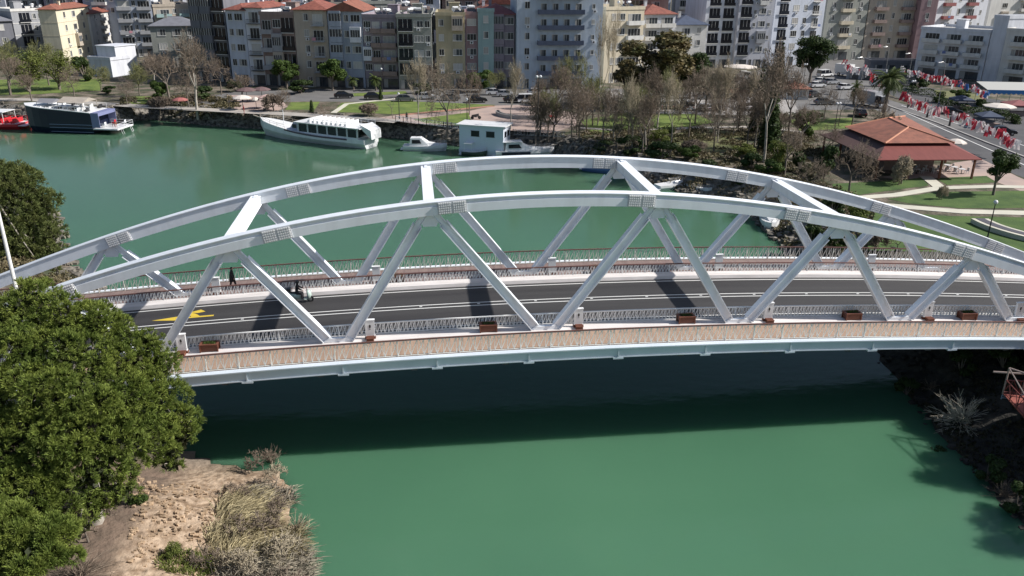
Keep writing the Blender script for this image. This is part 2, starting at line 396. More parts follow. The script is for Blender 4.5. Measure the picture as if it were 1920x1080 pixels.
plate_grey = mat('plate_grey', (.56, .57, .60), .6); bolt_white = mat('bolt_white', (.92, .92, .92), .4)
NB = {-3: -36.0, -2: -26.19, -1: -13.97, 0: 0.1, 1: 13.94, 2: 26.18, 3: 35.65}
NN = {-3: -31.48, -2: -20.35, -1: -7.64, 1: 7.49, 2: 20.39, 3: 31.02}
NS = {-4: -41.5, -3: -30.69, -2: -17.23, -1: -6.19, 1: 6.2, 2: 17.07, 3: 29.84, 4: 41.0}
for ya, out in ((0.0, -1), (WB, 1)):
    n = 96; m = MB(); rings = []; top = []
    o = out
    prof = [(-.31*o, -.44), (.37*o, -.44), (.37*o, .12), (.28*o, .16), (.28*o, .38), (.30*o, .38), (-.31*o, .38)]
    prof2 = [(-.38, .385), (.40, .385), (.40, .44), (-.38, .44)] if o > 0 else [(-.40, .385), (.38, .385), (.38, .44), (-.40, .44)]
    for pr in (prof, prof2):
        rings = []
        for i in range(n+1):
            x = -48.5+97*i/n; z = za(x); dz = (za(x+.05)-za(x-.05))/.1; L_ = math.hypot(1, dz); nx_, nz_ = -dz/L_, 1/L_
            rings.append([(x+nx_*q, ya+p, z+nz_*q) for p, q in pr])
        m.loft(rings)
    arch = bpart(m, 'arch', steel)
    for k, xs in NS.items():
        dz = (za(xs+.05)-za(xs-.05))/.1; a = math.atan(dz)
        f = lambda t, q: (xs+t*math.cos(a)-q*math.sin(a), za(xs)+t*math.sin(a)+q*math.cos(a))
        for sgn in (-1, 1):
            m = MB(); off = .385 if sgn == o else .325
            c = [f(-.93, -.42), f(.93, -.42), f(.93, .37), f(-.93, .37)]
            m.prism(c, *sorted((ya+sgn*(off-.02), ya+sgn*(off+.03))))
            for t0 in (-.88, .06):
                for i in range(6):
                    for j in range(5):
                        t = t0+.07+i*.138; q = -.33+j*.155
                        c = [f(t-.045, q-.045), f(t+.045, q-.045), f(t+.045, q+.045), f(t-.045, q+.045)]
                        m.prism(c, *sorted((ya+sgn*(off+.025), ya+sgn*(off+.09))), mi=1)
            bpart(m, 'splice_plate', [plate_grey, bolt_white], arch)
    # struts
    for j, xn in NN.items():
        for k in ((j-1, j) if j > 0 else (j, j+1)):
            xb = NB[k]; s = 1 if xb < xn else -1
            a = Vector((xb + s*.55, ya, zd(xb)+.10)); b = Vector((xn - s*.30, ya, za(xn)-.35))
            d = (b-a).normalized(); nn = Vector((-d.z, 0, d.x)); L_ = (b-a).length
            m = MB()
            def plate(t0, t1, q0, q1, y0, y1):
                vs = []
                for t, q in ((t0, q0), (t1, q0), (t1, q1), (t0, q1)):
                    p = a + d*t + nn*q; vs.append((p.x, p.z))
                m.prism(vs, y0+ya, y1+ya)
            t0, t1 = .35, L_-.95
            plate(t0, t1, -.31, -.26, -.27, .27); plate(t0, t1, .26, .31, -.27, .27); plate(t0, t1, -.26, .26, -.03, .03)
            plate(t1-.02, L_, -.14, .14, -.06, .06) ; plate(t1-.5, L_-.1, -.20, -.16, -.12, .12); plate(t1-.5, L_-.1, .16, .20, -.12, .12)
            plate(-.1, t0+.01, -.30, .30, -.10, .10)
            bpart(m, 'strut', steel)
    for j, xn in NN.items():
        m = MB(); z = za(xn); m.prism([(xn-.75, z-.42), (xn+.75, z-.42), (xn+.42, z-1.25), (xn-.42, z-1.25)], ya-.05, ya+.05); bpart(m, 'gusset_plate', steel)
    for k, xb in NB.items():
        m = MB(); z = zd(xb); m.prism([(xb-.95, z+.161), (xb+.95, z+.161), (xb+.6, z+.42), (xb-.6, z+.42)], ya-.14, ya+.14); bpart(m, 'gusset_plate', steel)
for j in (-2, -1, 1, 2):
    xn = NN[j]; z = za(xn)-.05; m = MB()
    m.box(xn-.36, xn+.36, .36, WB-.36, z-.36, z-.30); m.box(xn-.36, xn+.36, .36, WB-.36, z+.28, z+.34); m.box(xn-.31, xn+.31, .36, WB-.36, z-.30, z+.28)
    for y0, y1 in ((.33, .9), (WB-.9, WB-.33)): m.box(xn-.12, xn+.12, y0, y1, z+.345, z+.40)
    bpart(m, 'cross_beam', steel)

def railing(y, z0, h, label, topmat, barmat, pitch=.30, baser=.03):
    r = empty('railing', (0, y, zd(0))); tag(r, label, 'railing', 'railings along the bridge')
    zz = lambda x: zd(x)-zd(0)+z0
    m = MB()
    x = -52.0; k = 0
    while x < 52:
        z = zz(x); z1 = zz(x+pitch)
        m.tube((x, 0, z+.06), (x+pitch*1.0, 0, z1+h-.04), .030, n=3, caps=False)
        m.tube((x+pitch, 0, z1+.06), (x+pitch, 0, z1+h-.04), .024, n=3, caps=False)
        if k % 2: m.tube((x+pitch*1.0, 0, z1+.06), (x+pitch*.35, 0, z+h-.04), .024, n=3, caps=False)
        x += pitch; k += 1
    m.build('balusters', barmat, r)
    m = MB(); pts = [(-52+2*i) for i in range(53)]
    for a, b in zip(pts[:-1], pts[1:]): m.tube((a, 0, zz(a)+.06), (b, 0, zz(b)+.06), .028, n=5, caps=False)
    m.build('bottom_rail', barmat, r)
    m = MB()
    for i in range(len(pts)-1):
        a, b = pts[i], pts[i+1]
        m.loft([[(a, -.06, zz(a)+h-.05), (a, .06, zz(a)+h-.05), (a, .06, zz(a)+h+.02), (a, -.06, zz(a)+h+.02)], [(b, -.06, zz(b)+h-.05), (b, .06, zz(b)+h-.05), (b, .06, zz(b)+h+.02), (b, -.06, zz(b)+h+.02)]])
    m.build('handrail', topmat, r)
    pm = MB().box(-.03, .03, -.03, .03, 0, h-.05).mesh('post', barmat)
    for i in range(0, 53): link('post', pm, r, (pts[i], 0, zz(pts[i])))
    return r
railing(-2.72, .03, 1.18, 'brown topped railing on the river edge of the near tan boardwalk', railred, railcream, .42)
railing(.72, .16, .84, 'low pale steel railing between the road and the near white kerb', railsteel, railsteel, .26)
railing(10.08, .16, .80, 'low brown topped railing between the road and the far boardwalk', railred, railsteel, .26)
railing(13.52, .03, 1.15, 'dark red topped railing on the far river edge of the bridge', railred, railcream, .42)

# ------------------------------------------------------------------ ground sheets (streets, paths, lawns)
def sheet(name, pix, z, m, kind='structure'):
    pts = [G(u, v, GZ) for u, v in pix]
    mb = MB(); mb.add([(p.x, p.y, z) for p in pts], [tuple(range(len(pts)))])
    o = mb.build(name, m)
    if o.data.polygons[0].normal.z < 0: o.data.flip_normals()
    return tag(o, kind=kind)
def ribbon(name, pix, w, z, m, raised=0.0, kind='structure'):
    pts = [G(u, v, GZ) for u, v in pix]; rings = []
    for i, p in enumerate(pts):
        d = (pts[min(i+1, len(pts)-1)]-pts[max(i-1, 0)]).normalized(); n = Vector((-d.y, d.x, 0))*w/2
        a, b = p-n, p+n
        rings.append([(a.x, a.y, z-.05), (a.x, a.y, z+raised), (b.x, b.y, z+raised), (b.x, b.y, z-.05)])
    return tag(MB().loft(rings).build(name, m), kind=kind)
def grassmat(name, c, c2): return mat(name, c, 0.95, col2=c2, scale=.35, bump=.5, bscale=14, lo=.36, hi=.6, detail=9)
lawn_lime = grassmat('lawn_lime', (0.085, 0.135, 0.024), (0.15, 0.20, 0.04))
lawn_green = grassmat('lawn_green', (0.04, 0.085, 0.016), (0.075, 0.13, 0.027))
lawn_dry = grassmat('lawn_dry', (0.12, 0.135, 0.05), (0.17, 0.17, 0.075))
paving = mat('pale_paving', (0.42, 0.39, 0.35), .85, col2=(.34, .31, .28), scale=.4)
paving_w = mat('cream_paving', (0.60, 0.58, 0.48), .85, col2=(.52, .50, .42), scale=.5)
paving_pink = mat('pink_paving', (0.44, 0.33, 0.28), .85, col2=(.36, .28, .25), scale=.35)
paving_red = mat('red_paving', (0.40, 0.20, 0.13), .85, col2=(.32, .18, .13), scale=.5)

sheet('street', [(300, 196), (440, 172), (620, 166), (1150, 166), (1330, 175), (1480, 190), (1480, 214), (1100, 207), (920, 197), (700, 191), (560, 190), (430, 196)], GZ+.004, asphalt_old)
sheet('street', [(1380, 140), (1580, 100), (1660, 96), (1660, 185), (1760, 215), (1920, 268), (2400, 420), (2400, 500), (1905, 328), (1760, 262), (1640, 205), (1380, 208)], GZ+.008, asphalt_old)
dark_shade_asphalt = mat('asphalt_dark_shade', (.065, .066, .07), .85, col2=(.09, .09, .095), scale=.2)
sheet('street', [(1660, 150), (1920, 196), (2500, 260), (2500, 330), (1920, 262), (1760, 214), (1670, 178)], GZ+.010, dark_shade_asphalt)
sheet('street', [(1742, 238), (1925, 250), (2400, 300), (2400, 500), (1905, 328), (1762, 262)], GZ+.012, dark_shade_asphalt)  # darker sheet over the road, cast shade put into its colour
sheet('lawn', [(1752, 168), (1842, 178), (1850, 190), (1758, 184)], GZ+.03, lawn_dry)
for a, b in (((1640, 186), (2000, 345)), ((1690, 198), (2000, 300))):
    ribbon('lane_line', [a, b], .25, GZ+.062, linewhite)
ribbon('median_kerb', [(1668, 200), (1760, 232), (1850, 268), (1960, 310)], .35, GZ+.05, concrete, .12)
ribbon('promenade', [(-60, 186), (60, 187), (150, 192), (270, 200), (370, 205), (480, 211), (560, 215), (700, 224), (745, 228)], 3.4, GZ+.012+.05, paving)
sheet('plaza', [(700, 222), (745, 216), (880, 208), (930, 198), (1010, 196), (1085, 214), (1080, 236), (1030, 250), (960, 245), (880, 236), (780, 232)], GZ+.016, paving_pink)
sheet('plaza', [(425, 178), (520, 180), (540, 200), (520, 208), (440, 205)], GZ+.016, paving_pink)
sheet('car_park', [(1090, 172), (1480, 176), (1500, 214), (1380, 216), (1180, 212), (1100, 205)], GZ+.020, mat('car_park_asphalt', (.30, .285, .27), .85, col2=(.38, .36, .34), scale=.3))
sheet('lawn', [(625, 210), (640, 193), (735, 189), (840, 193), (930, 197), (880, 204), (740, 214)], GZ+.026, lawn_lime)
sheet('lawn', [(775, 224), (878, 211), (884, 228), (882, 237), (800, 231)], GZ+.026, lawn_lime)
sheet('lawn', [(535, 206), (545, 192), (600, 191), (590, 206)], GZ+.026, lawn_lime)
sheet('lawn', [(640, 176), (760, 171), (765, 176), (660, 181)], GZ+.026, lawn_lime)
sheet('lawn', [(-60, 150), (190, 148), (190, 170), (60, 177), (-60, 178)], GZ+.026, lawn_lime)
sheet('lawn', [(228, 182), (300, 180), (300, 193), (235, 195)], GZ+.026, lawn_lime)
sheet('lawn', [(1088, 226), (1170, 212), (1305, 214), (1340, 230), (1290, 238), (1200, 242), (1110, 252)], GZ+.026, lawn_lime)
sheet('lawn', [(1205, 265), (1300, 243), (1400, 248), (1400, 285), (1300, 285)], GZ+.026, lawn_dry)
sheet('lawn', [(1478, 225), (1600, 221), (1600, 240), (1500, 246)], GZ+.026, lawn_lime)
ribbon('path', [(1085, 240), (1180, 246), (1300, 240), (1420, 238), (1520, 250)], 1.6, GZ+.066, paving)
ribbon('path', [(625, 212), (650, 195), (735, 186), (745, 184)], 1.2, GZ+.066, paving_w)
ribbon('path', [(750, 216), (830, 208), (925, 199)], 1.3, GZ+.066, paving_red)
sheet('lawn', [(1560, 345), (1690, 338), (1727, 333), (1742, 348), (1650, 360), (1570, 372)], GZ+.026, lawn_green)
sheet('lawn', [(1753, 334), (1850, 330), (1868, 342), (1776, 347)], GZ+.026, lawn_green)
sheet('lawn', [(1664, 373), (1760, 360), (1925, 358), (2100, 360), (2100, 395), (1920, 390), (1800, 391), (1700, 381)], GZ+.026, lawn_green)
sheet('lawn', [(1600, 400), (1680, 398), (1770, 405), (1920, 408), (2100, 412), (2100, 470), (1900, 475), (1620, 470)], GZ+.026, lawn_green)
ribbon('path', [(1600, 372), (1680, 366), (1760, 353), (1860, 350), (1960, 352), (2100, 360)], 1.5, GZ+.066, paving_w)
ribbon('path', [(1600, 380), (1690, 388), (1800, 397), (1920, 400), (2100, 404)], 1.9, GZ+.067, paving_w)
ribbon('path', [(1762, 352), (1735, 331)], 1.7, GZ+.068, paving_w)
sheet('plaza', [(1650, 332), (1760, 318), (1790, 305), (1840, 298), (1905, 330), (2000, 372), (1960, 376), (1870, 342), (1850, 331), (1752, 334), (1690, 337)], GZ+.018, paving_pink)

# ------------------------------------------------------------------ buildings
W = {k: paint('wall_'+k, v) for k, v in dict(cream=(.60, .53, .40), yellow=(.68, .63, .48), white=(.68, .67, .64), grey=(.33, .34, .36), bluegrey=(.36, .40, .48),
     darkgrey=(.17, .175, .20), ochre=(.44, .385, .26), teal=(.30, .42, .42), purple=(.29, .25, .29), brown=(.28, .21, .19), lightblue=(.53, .57, .65), palewhite=(.66, .68, .73),
     beige=(.46, .40, .33), redbrown=(.28, .10, .10), pink=(.36, .24, .25), greengrey=(.30, .31, .28), skyblue=(.47, .54, .62), navy=(.06, .08, .13), lavender=(.51, .52, .57)).items()}
WMESH = {}
curtain = mat('window_curtain', (.34, .33, .31), .7); shutter = mat('roller_shutter', (.50, .49, .46), .7); wdark = mat('open_window', (.012, .012, .014), .4)
def win_mesh(w, h, fr, panes, gl=None):
    gl = gl or glass
    k = (round(w, 1), round(h, 1), fr.name, panes, gl.name)
    if k not in WMESH:
        m = MB(); w, h = k[0], k[1]
        m.box(0, w, -.03, .02, 0, h, 1)
        t = .07
        m.box(0, w, -.07, -.031, 0, t, 0); m.box(0, w, -.07, -.031, h-t, h, 0); m.box(0, t, -.07, -.031, t, h-t, 0); m.box(w-t, w, -.07, -.031, t, h-t, 0)
        for i in range(1, panes): m.box(w*i/panes-t/2, w*i/panes+t/2, -.07, -.031, t, h-t, 0)
        m.box(-.08, w+.08, -.12, .0, -.10, -.005, 0)
        if gl is glass and h > .9: m.box(t, w*.30, -.045, -.031, t, h-t, 2)
        WMESH[k] = m.mesh('window', [fr, gl, curtain])
    return WMESH[k]
def balc_mesh(w, pm, solid=True, d=1.1):
    k = ('b', round(w, 1), pm.name, solid)
    if k not in WMESH:
        m = MB(); w = k[1]
        m.box(0, w, -d, .0, -.14, 0)
        if solid:
            m.box(0, w, -d-.06, -d, -.2, .85); m.box(0, .07, -d, 0, 0, .85); m.box(w-.07, w, -d, 0, 0, .85)
        else:
            m.box(0, w, -d, -d+.05, .9, .96); m.box(0, .05, -d, 0, .9, .96); m.box(w-.05, w, -d, 0, .9, .96)
            x = 0.02
            while x < w: m.box(x, x+.04, -d, -d+.03, 0, .9); x += .22
        WMESH[k] = m.mesh('balcony', [pm])
    return WMESH[k]
def heater_mesh():
    if 'h' not in WMESH:
        m = MB(); m.tube((-.7, 0, 1.5), (.7, 0, 1.5), .32, n=10, mi=0)
        m.add([(-.9, -.3, 1.1), (.9, -.3, 1.1), (.9, -1.7, .25), (-.9, -1.7, .25), (-.9, -.3, 1.04), (.9, -.3, 1.04), (.9, -1.7, .19), (-.9, -1.7, .19)], [(0,3,2,1), (4,5,6,7), (0,1,5,4), (1,2,6,5), (2,3,7,6), (3,0,4,7)], 1)
        for x in (-.6, .6): m.box(x-.03, x+.03, -.03, .03, 0, 1.5, 2); m.box(x-.03, x+.03, -1.6, -1.54, 0, .28, 2)
        WMESH['h'] = m.mesh('solar_water_heater', [whitepl, glass_dark, chrome])
    return WMESH['h']
def dish_mesh():
    if 'd' not in WMESH:
        m = MB(); m.tube((0, 0, 0), (0, 0, 1.1), .04, n=5)
        rr = []
        for r, y in ((.02, .12), (.25, .08), (.45, -.03), (.47, -.02), (.25, .13), (.02, .17)):
            rr.append([(r*math.cos(2*math.pi*i/12), y-.1-.3*r*math.sin(2*math.pi*i/12), 1.2+r*math.sin(2*math.pi*i/12)) for i in range(12)])
        m.loft(rr); m.tube((0, -.05, 1.2), (0, -.55, 1.1), .02, n=4); WMESH['d'] = m.mesh('satellite_dish', [whitepl])
    return WMESH['d']
def ac_mesh():
    if 'a' not in WMESH:
        m = MB(); m.box(0, .8, -.4, -.08, 0, .6, 0); m.tube((.4, -.401, .3), (.4, -.43, .3), .22, n=10, mi=1); m.box(.1, .15, -.08, .0, .1, .2, 0); m.box(.65, .7, -.08, 0, .1, .2, 0)
        WMESH['a'] = m.mesh('air_conditioner', [whitepl, dark])
    return WMESH['a']
def pick(rng):
    q = rng.random(); return glass if q < .5 else wdark if q < .72 else curtain if q < .86 else shutter
def encl_mesh(w, fh, fr, wl):
    k = ('e', round(w, 1), round(fh, 1), wl)
    if k not in WMESH:
        q = MB(); w = k[1]; fh = k[2]; q.box(-.2, w+.2, -1.0, 0, .02, fh*.34, 0); q.box(-.2, w+.2, -1.0, 0, fh*.80, fh-.02, 0); q.box(-.2, 0, -1.0, 0, fh*.34, fh*.80, 0); q.box(w, w+.2, -1.0, 0, fh*.34, fh*.80, 0); q.box(0, w, -.95, 0, fh*.34, fh*.80, 1)
        for i in range(1, 4): q.box(w*i/4-.035, w*i/4+.035, -1.0, -.951, fh*.34, fh*.80, 2)
        WMESH[k] = q.mesh('enclosed_balcony', [W[wl], glass, fr])
    return WMESH[k]
WID = dict(L=11.0, w=1.2, W=2.2, b=3.0, B=4.6, g=2.8, n=.8, t=3.2, s=.8, r=3.0)
CLOTH = [mat('cloth_'+n, c, .9) for n, c in (('white', (.7, .7, .7)), ('pink', (.5, .25, .3)), ('blue', (.15, .2, .4)))]
def facade(root, L, H, fl, spec, fr, bm, rng, y=0.0, rot=None, gf=True, skip=0, wm_=None):
    """fills one face with floors x columns of windows and balconies; rot places it on a side"""
    M = rot or Matrix.Identity(4)
    def put(name, me, x, yy, z):
        o = bpy.data.objects.new(name, me); COL.objects.link(o); o.parent = root
        o.matrix_local = M @ Matrix.Translation((x, yy+y, z)); return o
    tot = sum(WID[c] for c in spec); k = min(1.0, L*.93/tot); gap = (L-tot*k)/(len(spec)+1); fh = H/fl
    for f in range(skip, fl):
        x = gap; z0 = f*fh
        for c in spec:
            w = WID[c]*k; hh = fh*.46; sill = fh*.30
            if f == 0 and gf:
                if c != 'n': put('shop_window', win_mesh(w, fh*.66, fr if c == 'w' else darkframe, 2), x, -.0, z0+.15)
            elif c == 'w' or c == 's': put('window', win_mesh(w, hh if c == 'w' else hh*.7, fr, 2, pick(rng)), x, 0, z0+sill)
            elif c == 'W':
                if rng.random() < .16 and f: put('enclosed_balcony', encl_mesh(w, fh, fr, rng.choice(('white', 'palewhite', 'grey', 'beige'))), x, 0, z0)
                else: put('window', win_mesh(w, hh, fr, 3, pick(rng)), x, 0, z0+sill)
            elif c == 'L':
                for q in range(4): put('window', win_mesh(1.5, fh*.62, fr, 2), x+w*(.06+.25*q), 0, z0+.12)
                put('balcony', balc_mesh(w, bm), x, 0, z0+.02)
            elif c in 'bBr':
                put('window', win_mesh(w*.8, fh*.68, fr, 3 if w < 4 else 4, pick(rng)), x+w*.1, 0, z0+.12)
                put('balcony', balc_mesh(w, bm, c != 'r'), x, 0, z0+.02)
                if rng.random() < .22:
                    q = MB(); q.box(0, .9, -.0, .02, 0, .7); put('laundry', q.mesh('laundry', [rng.choice(CLOTH)]), x+rng.uniform(.1, w-1), -1.21, z0+.25)
            elif c == 'g':
                kk = ('g', round(w, 1), round(fh, 1), (wm_ or bm).name)
                if kk not in WMESH:
                    q = MB(); q.box(0, kk[1], -.9, 0, .02, kk[2]*.36, 0); q.box(0, kk[1], -.9, 0, kk[2]*.84, kk[2]-.02, 0); q.box(.06, kk[1]-.06, -.86, 0, kk[2]*.36, kk[2]*.84, 1)
                    for i in range(5): q.box(kk[1]*i/4-.04 if i else 0, kk[1]*i/4+.04 if i < 4 else kk[1], -.92, -.86, kk[2]*.36, kk[2]*.84, 2)
                    WMESH[kk] = q.mesh('bay_window', [wm_ or bm, glass, fr])
                put('bay_window', WMESH[kk], x, 0, z0)
            elif c == 't':
                kk = ('t', round(w, 1), round(fh, 1), fr.name)
                if kk not in WMESH:
                    q = MB(); q.box(0, kk[1], -.02, .02, .2, kk[2]*.86, 1); q.box(-.05, kk[1]+.05, -.5, .0, .05, .19, 0); q.box(-.05, kk[1]+.05, -.5, -.46, .19, kk[2]*.30, 1)
                    for i in (1, 2): q.box(kk[1]*i/3-.03, kk[1]*i/3+.03, -.06, -.02, .2, kk[2]*.86, 0)
                    WMESH[kk] = q.mesh('loggia', [fr, glass_dark])
                put('loggia', WMESH[kk], x, 0, z0)
            if c in 'wWs' and f and rng.random() < .25: put('air_conditioner', ac_mesh(), x+w*.3, 0, z0+.2)
            x += w+gap
darkframe = mat('shop_frame_dark', (.10, .09, .09), .5)
ALLB = []
def bld(label, a, b, vtop, depth, fl, spec, wall, roof='flat', fr=None, bal=None, name='apartment_building', H=None, side='', gf=True, seed=None, clutter=4, zb=GZ, A=None, B=None, grp=None, skip=0, rmat=None, trim=None, cat='apartment building'):
    rng = random.Random(seed if seed is not None else len(ALLB)*7+3)
    P0 = A or G(a[0], a[1], zb); P1 = B or G(b[0], b[1], zb); d = P1-P0; L = d.length; ang = math.atan2(d.y, d.x)
    H = H or height_to((P0+P1)/2, vtop)
    r = empty(name, P0, ang); tag(r, label, cat, grp); ALLB.append(r); fr = fr or wframe; bal = bal or W['white']
    wall = W[wall] if isinstance(wall, str) else wall
    z1 = H if roof == 'flat' else H
    m = MB(); m.box(0, L, 0, depth, -1, H); m.build('wall', wall, r)
    if trim:
        m = MB()
        for f in range(1, fl): m.box(-.03, L+.05, -.06, depth+.04, H*f/fl-.14, H*f/fl+.02)
        m.build('floor_bands', W[trim], r)
    if roof == 'flat':
        m = MB(); m.box(-.15, L+.15, -.15, .12, H-.05, H+.75); m.box(-.15, L+.15, depth-.12, depth+.15, H-.05, H+.75); m.box(-.15, .12, .12, depth-.12, H-.05, H+.75); m.box(L-.12, L+.15, .12, depth-.12, H-.05, H+.75)
        m.build('parapet', wall if not trim else W[trim], r)
        m = MB(); m.box(.12, L-.12, .12, depth-.12, H, H+.04); m.build('roof', concrete, r)
        if L > 5 and clutter > 1:
            m = MB(); xx = L*rng.uniform(.3, .6); m.box(xx, xx+2.4, depth*.5, depth*.5+2.6, H+.04, H+2.5); m.box(xx-.2, xx+2.6, depth*.5-.2, depth*.5+2.8, H+2.5, H+2.62); m.build('stair_head', wall, r)
    else:
        e = .55; hr = min(L, depth)*.24; rm = rmat or tile; m = MB()
        if L >= depth: ra, rb = (depth/2, depth/2), (L-depth/2, depth/2)
        else: ra, rb = (L/2, L/2), (L/2, depth-L/2)
        if roof == 'gable': ra, rb = ((-e, depth/2), (L+e, depth/2)) if L >= depth else ((L/2, -e), (L/2, depth+e))
        c = [(-e, -e, H), (L+e, -e, H), (L+e, depth+e, H), (-e, depth+e, H)]; q = [(x, y, H-.15) for x, y, z in c]
        rg = [(ra[0], ra[1], H+hr), (rb[0], rb[1], H+hr)]
        f = [(0, 1, 5, 4), (1, 2, 5), (2, 3, 4, 5), (3, 0, 4)] if L >= depth else [(0, 1, 4), (1, 2, 5, 4), (2, 3, 5), (3, 0, 4, 5)]
        m.add(c+rg+q, f+[(9, 8, 7, 6), (0, 6, 7, 1), (1, 7, 8, 2), (2, 8, 9, 3), (3, 9, 6, 0)]); m.tube(rg[0], rg[1], .12, n=6)
        m.build('roof', rm, r)
        m = MB(); m.box(L*.3, L*.3+.7, depth*.5-.9, depth*.5-.3, H+hr*.4, H+hr+.7); m.box(L*.3-.08, L*.3+.78, depth*.5-.98, depth*.5-.22, H+hr+.7, H+hr+.8); m.build('chimney', wall, r)
    if roof == 'flat':
        for i in range(clutter):
            me, nm = (heater_mesh(), 'solar_water_heater') if rng.random() < .5 else (dish_mesh(), 'satellite_dish')
            o = link(nm, me, r, (rng.uniform(1, max(1.2, L-1)), rng.uniform(1.8, depth-1), H+.04), R(rng.uniform(-20, 60)))
    facade(r, L, H, fl, spec, fr, bal, rng, gf=gf, skip=skip, wm_=wall)
    if 'R' in side:   # east side
        sp = side.replace('R', '') or 'wWw'
        facade(r, depth, H, fl, sp, fr, bal, rng, rot=Matrix.Translation((L, 0, 0)) @ Matrix.Rotation(R(90), 4, 'Z'), gf=False, skip=max(1, skip), wm_=wall)
    if 'L' in side:
        facade(r, depth, H, fl, side.replace('L', '') or 'wWw', fr, bal, rng, rot=Matrix.Translation((0, depth, 0)) @ Matrix.Rotation(R(-90), 4, 'Z'), gf=False, skip=max(1, skip), wm_=wall)
    return r
W_ = W
# left cluster
bld('grey house with a brown stair strip left of the yellow apartment block', (38, 110), (112, 104), 20, 12, 4, 'ntwWs', 'grey', trim='white', clutter=5, seed=1)
bld('low dark slate roofed building at the far left edge of the photo', (-60, 118), (36, 112), 40, 14, 3, 'wWw', 'darkgrey', roof='hip', rmat=W['darkgrey'], seed=2)
bld('sunlit yellow and cream apartment block with banded floors', (122, 116), (180, 102), 14, 5, 4, 'wWw', 'yellow', trim='cream', roof='hip', rmat=tile_old, seed=3, gf=False)
bld('sunlit white apartment block with stacked balconies beside the yellow one', (180, 103), (226, 90), 22, 5, 5, 'wBb', 'white', roof='hip', seed=4, gf=False)
r = bld('two stepped white utility building among the bushes near the shore', (171, 142), (212, 145), 112, 6.5, 1, 'n', 'palewhite', name='utility_building', clutter=0, cat='utility building', gf=False, seed=5)
m = MB(); m.box(1.0, 7.4, 2.2, 9.0, 0, 7.4); m.box(.8, 7.6, 2.0, 9.2, 7.4, 7.6); m.build('upper_block', W['palewhite'], r)
bld('grey blue apartment block with long glazed balconies behind the utility building', (232, 108), (298, 106), -28, 16, 6, 'BwB', 'bluegrey', bal=W['grey'], seed=6)
bld('pale block with a green roof terrace next to the grey blue block', (300, 106), (376, 102), 12, 16, 5, 'BwB', 'beige', bal=W['teal'], seed=7)
bld('low dark roofed grey house in front of the block with the green terrace', (292, 128), (380, 126), 48, 9, 3, 'WWw', 'greengrey', roof='hip', rmat=W['darkgrey'], seed=8)
bld('dark grey apartment block with blind filled balconies left of the white and blue block', (374, 152), (436, 156), -6, 15, 6, 'ggt', 'darkgrey', bal=W['grey'], seed=9, clutter=6)
bld('white blue apartment block with paired windows under a red roof', (438, 158), (472, 160), 18, 14, 5, 'wW', 'lightblue', roof='hip', seed=10)
bld('white fronted block with dark balconies under the red roof, beside the blue one', (473, 160), (504, 161), 14, 14, 5, 'r', 'palewhite', roof='hip', seed=11, bal=dark)
# river front row
bld('low grey brown block of four floors behind the left orange tree', (500, 161), (561, 163), 28, 14, 4, 'bWt', 'brown', seed=12, clutter=6, bal=W['grey'])
bld('plain beige block with small windows behind the tall palm', (562, 163), (622, 164), 18, 14, 5, 'nwr', 'beige', roof='hip', seed=13, bal=W['grey'])
bld('blue grey block with a peaked roof behind the right orange tree', (623, 164), (686, 165), 20, 14, 5, 'gwW', 'bluegrey', roof='gable', seed=14, rmat=tile_old)
bld('purple brown block with laundry on its balconies', (687, 165), (748, 166), 33, 14, 5, 'WbB', 'purple', seed=15, clutter=7, bal=W['brown'])
bld('green grey block with rolled awnings left of the ochre block', (749, 166), (812, 166), 32, 15.5, 5, 'tWw', 'greengrey', seed=16, clutter=6, A=G(749, 168), B=G(812, 168), side='R')
bld('ochre block with two columns of white framed windows', (820, 166), (873, 166), 29, 14, 5, 'wnW', 'ochre', seed=17, clutter=4)
bld('narrow mauve block squeezed right of the ochre block', (874, 165), (897, 165), 28, 13, 5, 'W', 'pink', seed=18, clutter=3)
bld('block with a teal tower on its left side and mauve balconies', (898, 164), (964, 164), 26, 13, 5, 'ggW', 'purple', roof='hip', rmat=W['redbrown'], seed=19)
bld('slim teal stair tower rising in front of the mauve block', (897, 166), (926, 166), 22, 1.2, 5, 'w', 'teal', seed=20, clutter=0, name='stair_tower', cat='tower')
bld('tall blue grey block with long dark navy balconies', (968, 167), (1124, 166), -34, 16, 7, 'wLs', 'skyblue', seed=21, bal=W['navy'], clutter=4)
bld('cream block with plain windows behind the tall bare poplars', (1130, 156), (1200, 152), 18, 14, 5, 'nwWB', 'cream', seed=22, clutter=8, bal=W['white'])
bld('white block with open terraces under a bright red hipped roof', (1200, 145), (1258, 143), 26, 13, 5, 'BB', 'palewhite', roof='hip', seed=23, rmat=tile)
bld('white block with a wide black roof terrace above three floors', (1259, 138), (1318, 137), 46, 12, 4, 'bw', 'white', roof='hip', rmat=W['navy'], seed=24)
bld('white block with dark glazed recessed balconies in pairs', (1314, 128), (1372, 127), -36, 15, 7, 'tt', 'palewhite', seed=25)
bld('pale lavender white block with a column of dark bays and small windows', (1374, 128), (1438, 127), -40, 15, 7, 'tsWs', 'lavender', seed=26)
bld('light blue block with paired windows and glazed ends', (1440, 124), (1532, 120), -46, 15, 7, 'tWwr', 'lightblue', seed=27, bal=W['white'])
bld('grey white block with deep balconies behind the dark round tree', (1536, 114), (1612, 112), -50, 15, 7, 'wBw', 'greengrey', seed=28, bal=W['cream'])
bld('beige tower block with curved red brown balcony edges', (1614, 112), (1706, 110), -54, 16, 7, 'BwB', 'beige', seed=29, bal=W['brown'])
bld('pink block with narrow windows beside the beige tower', (1708, 112), (1738, 112), -54, 16, 7, 'w', 'pink', seed=30)
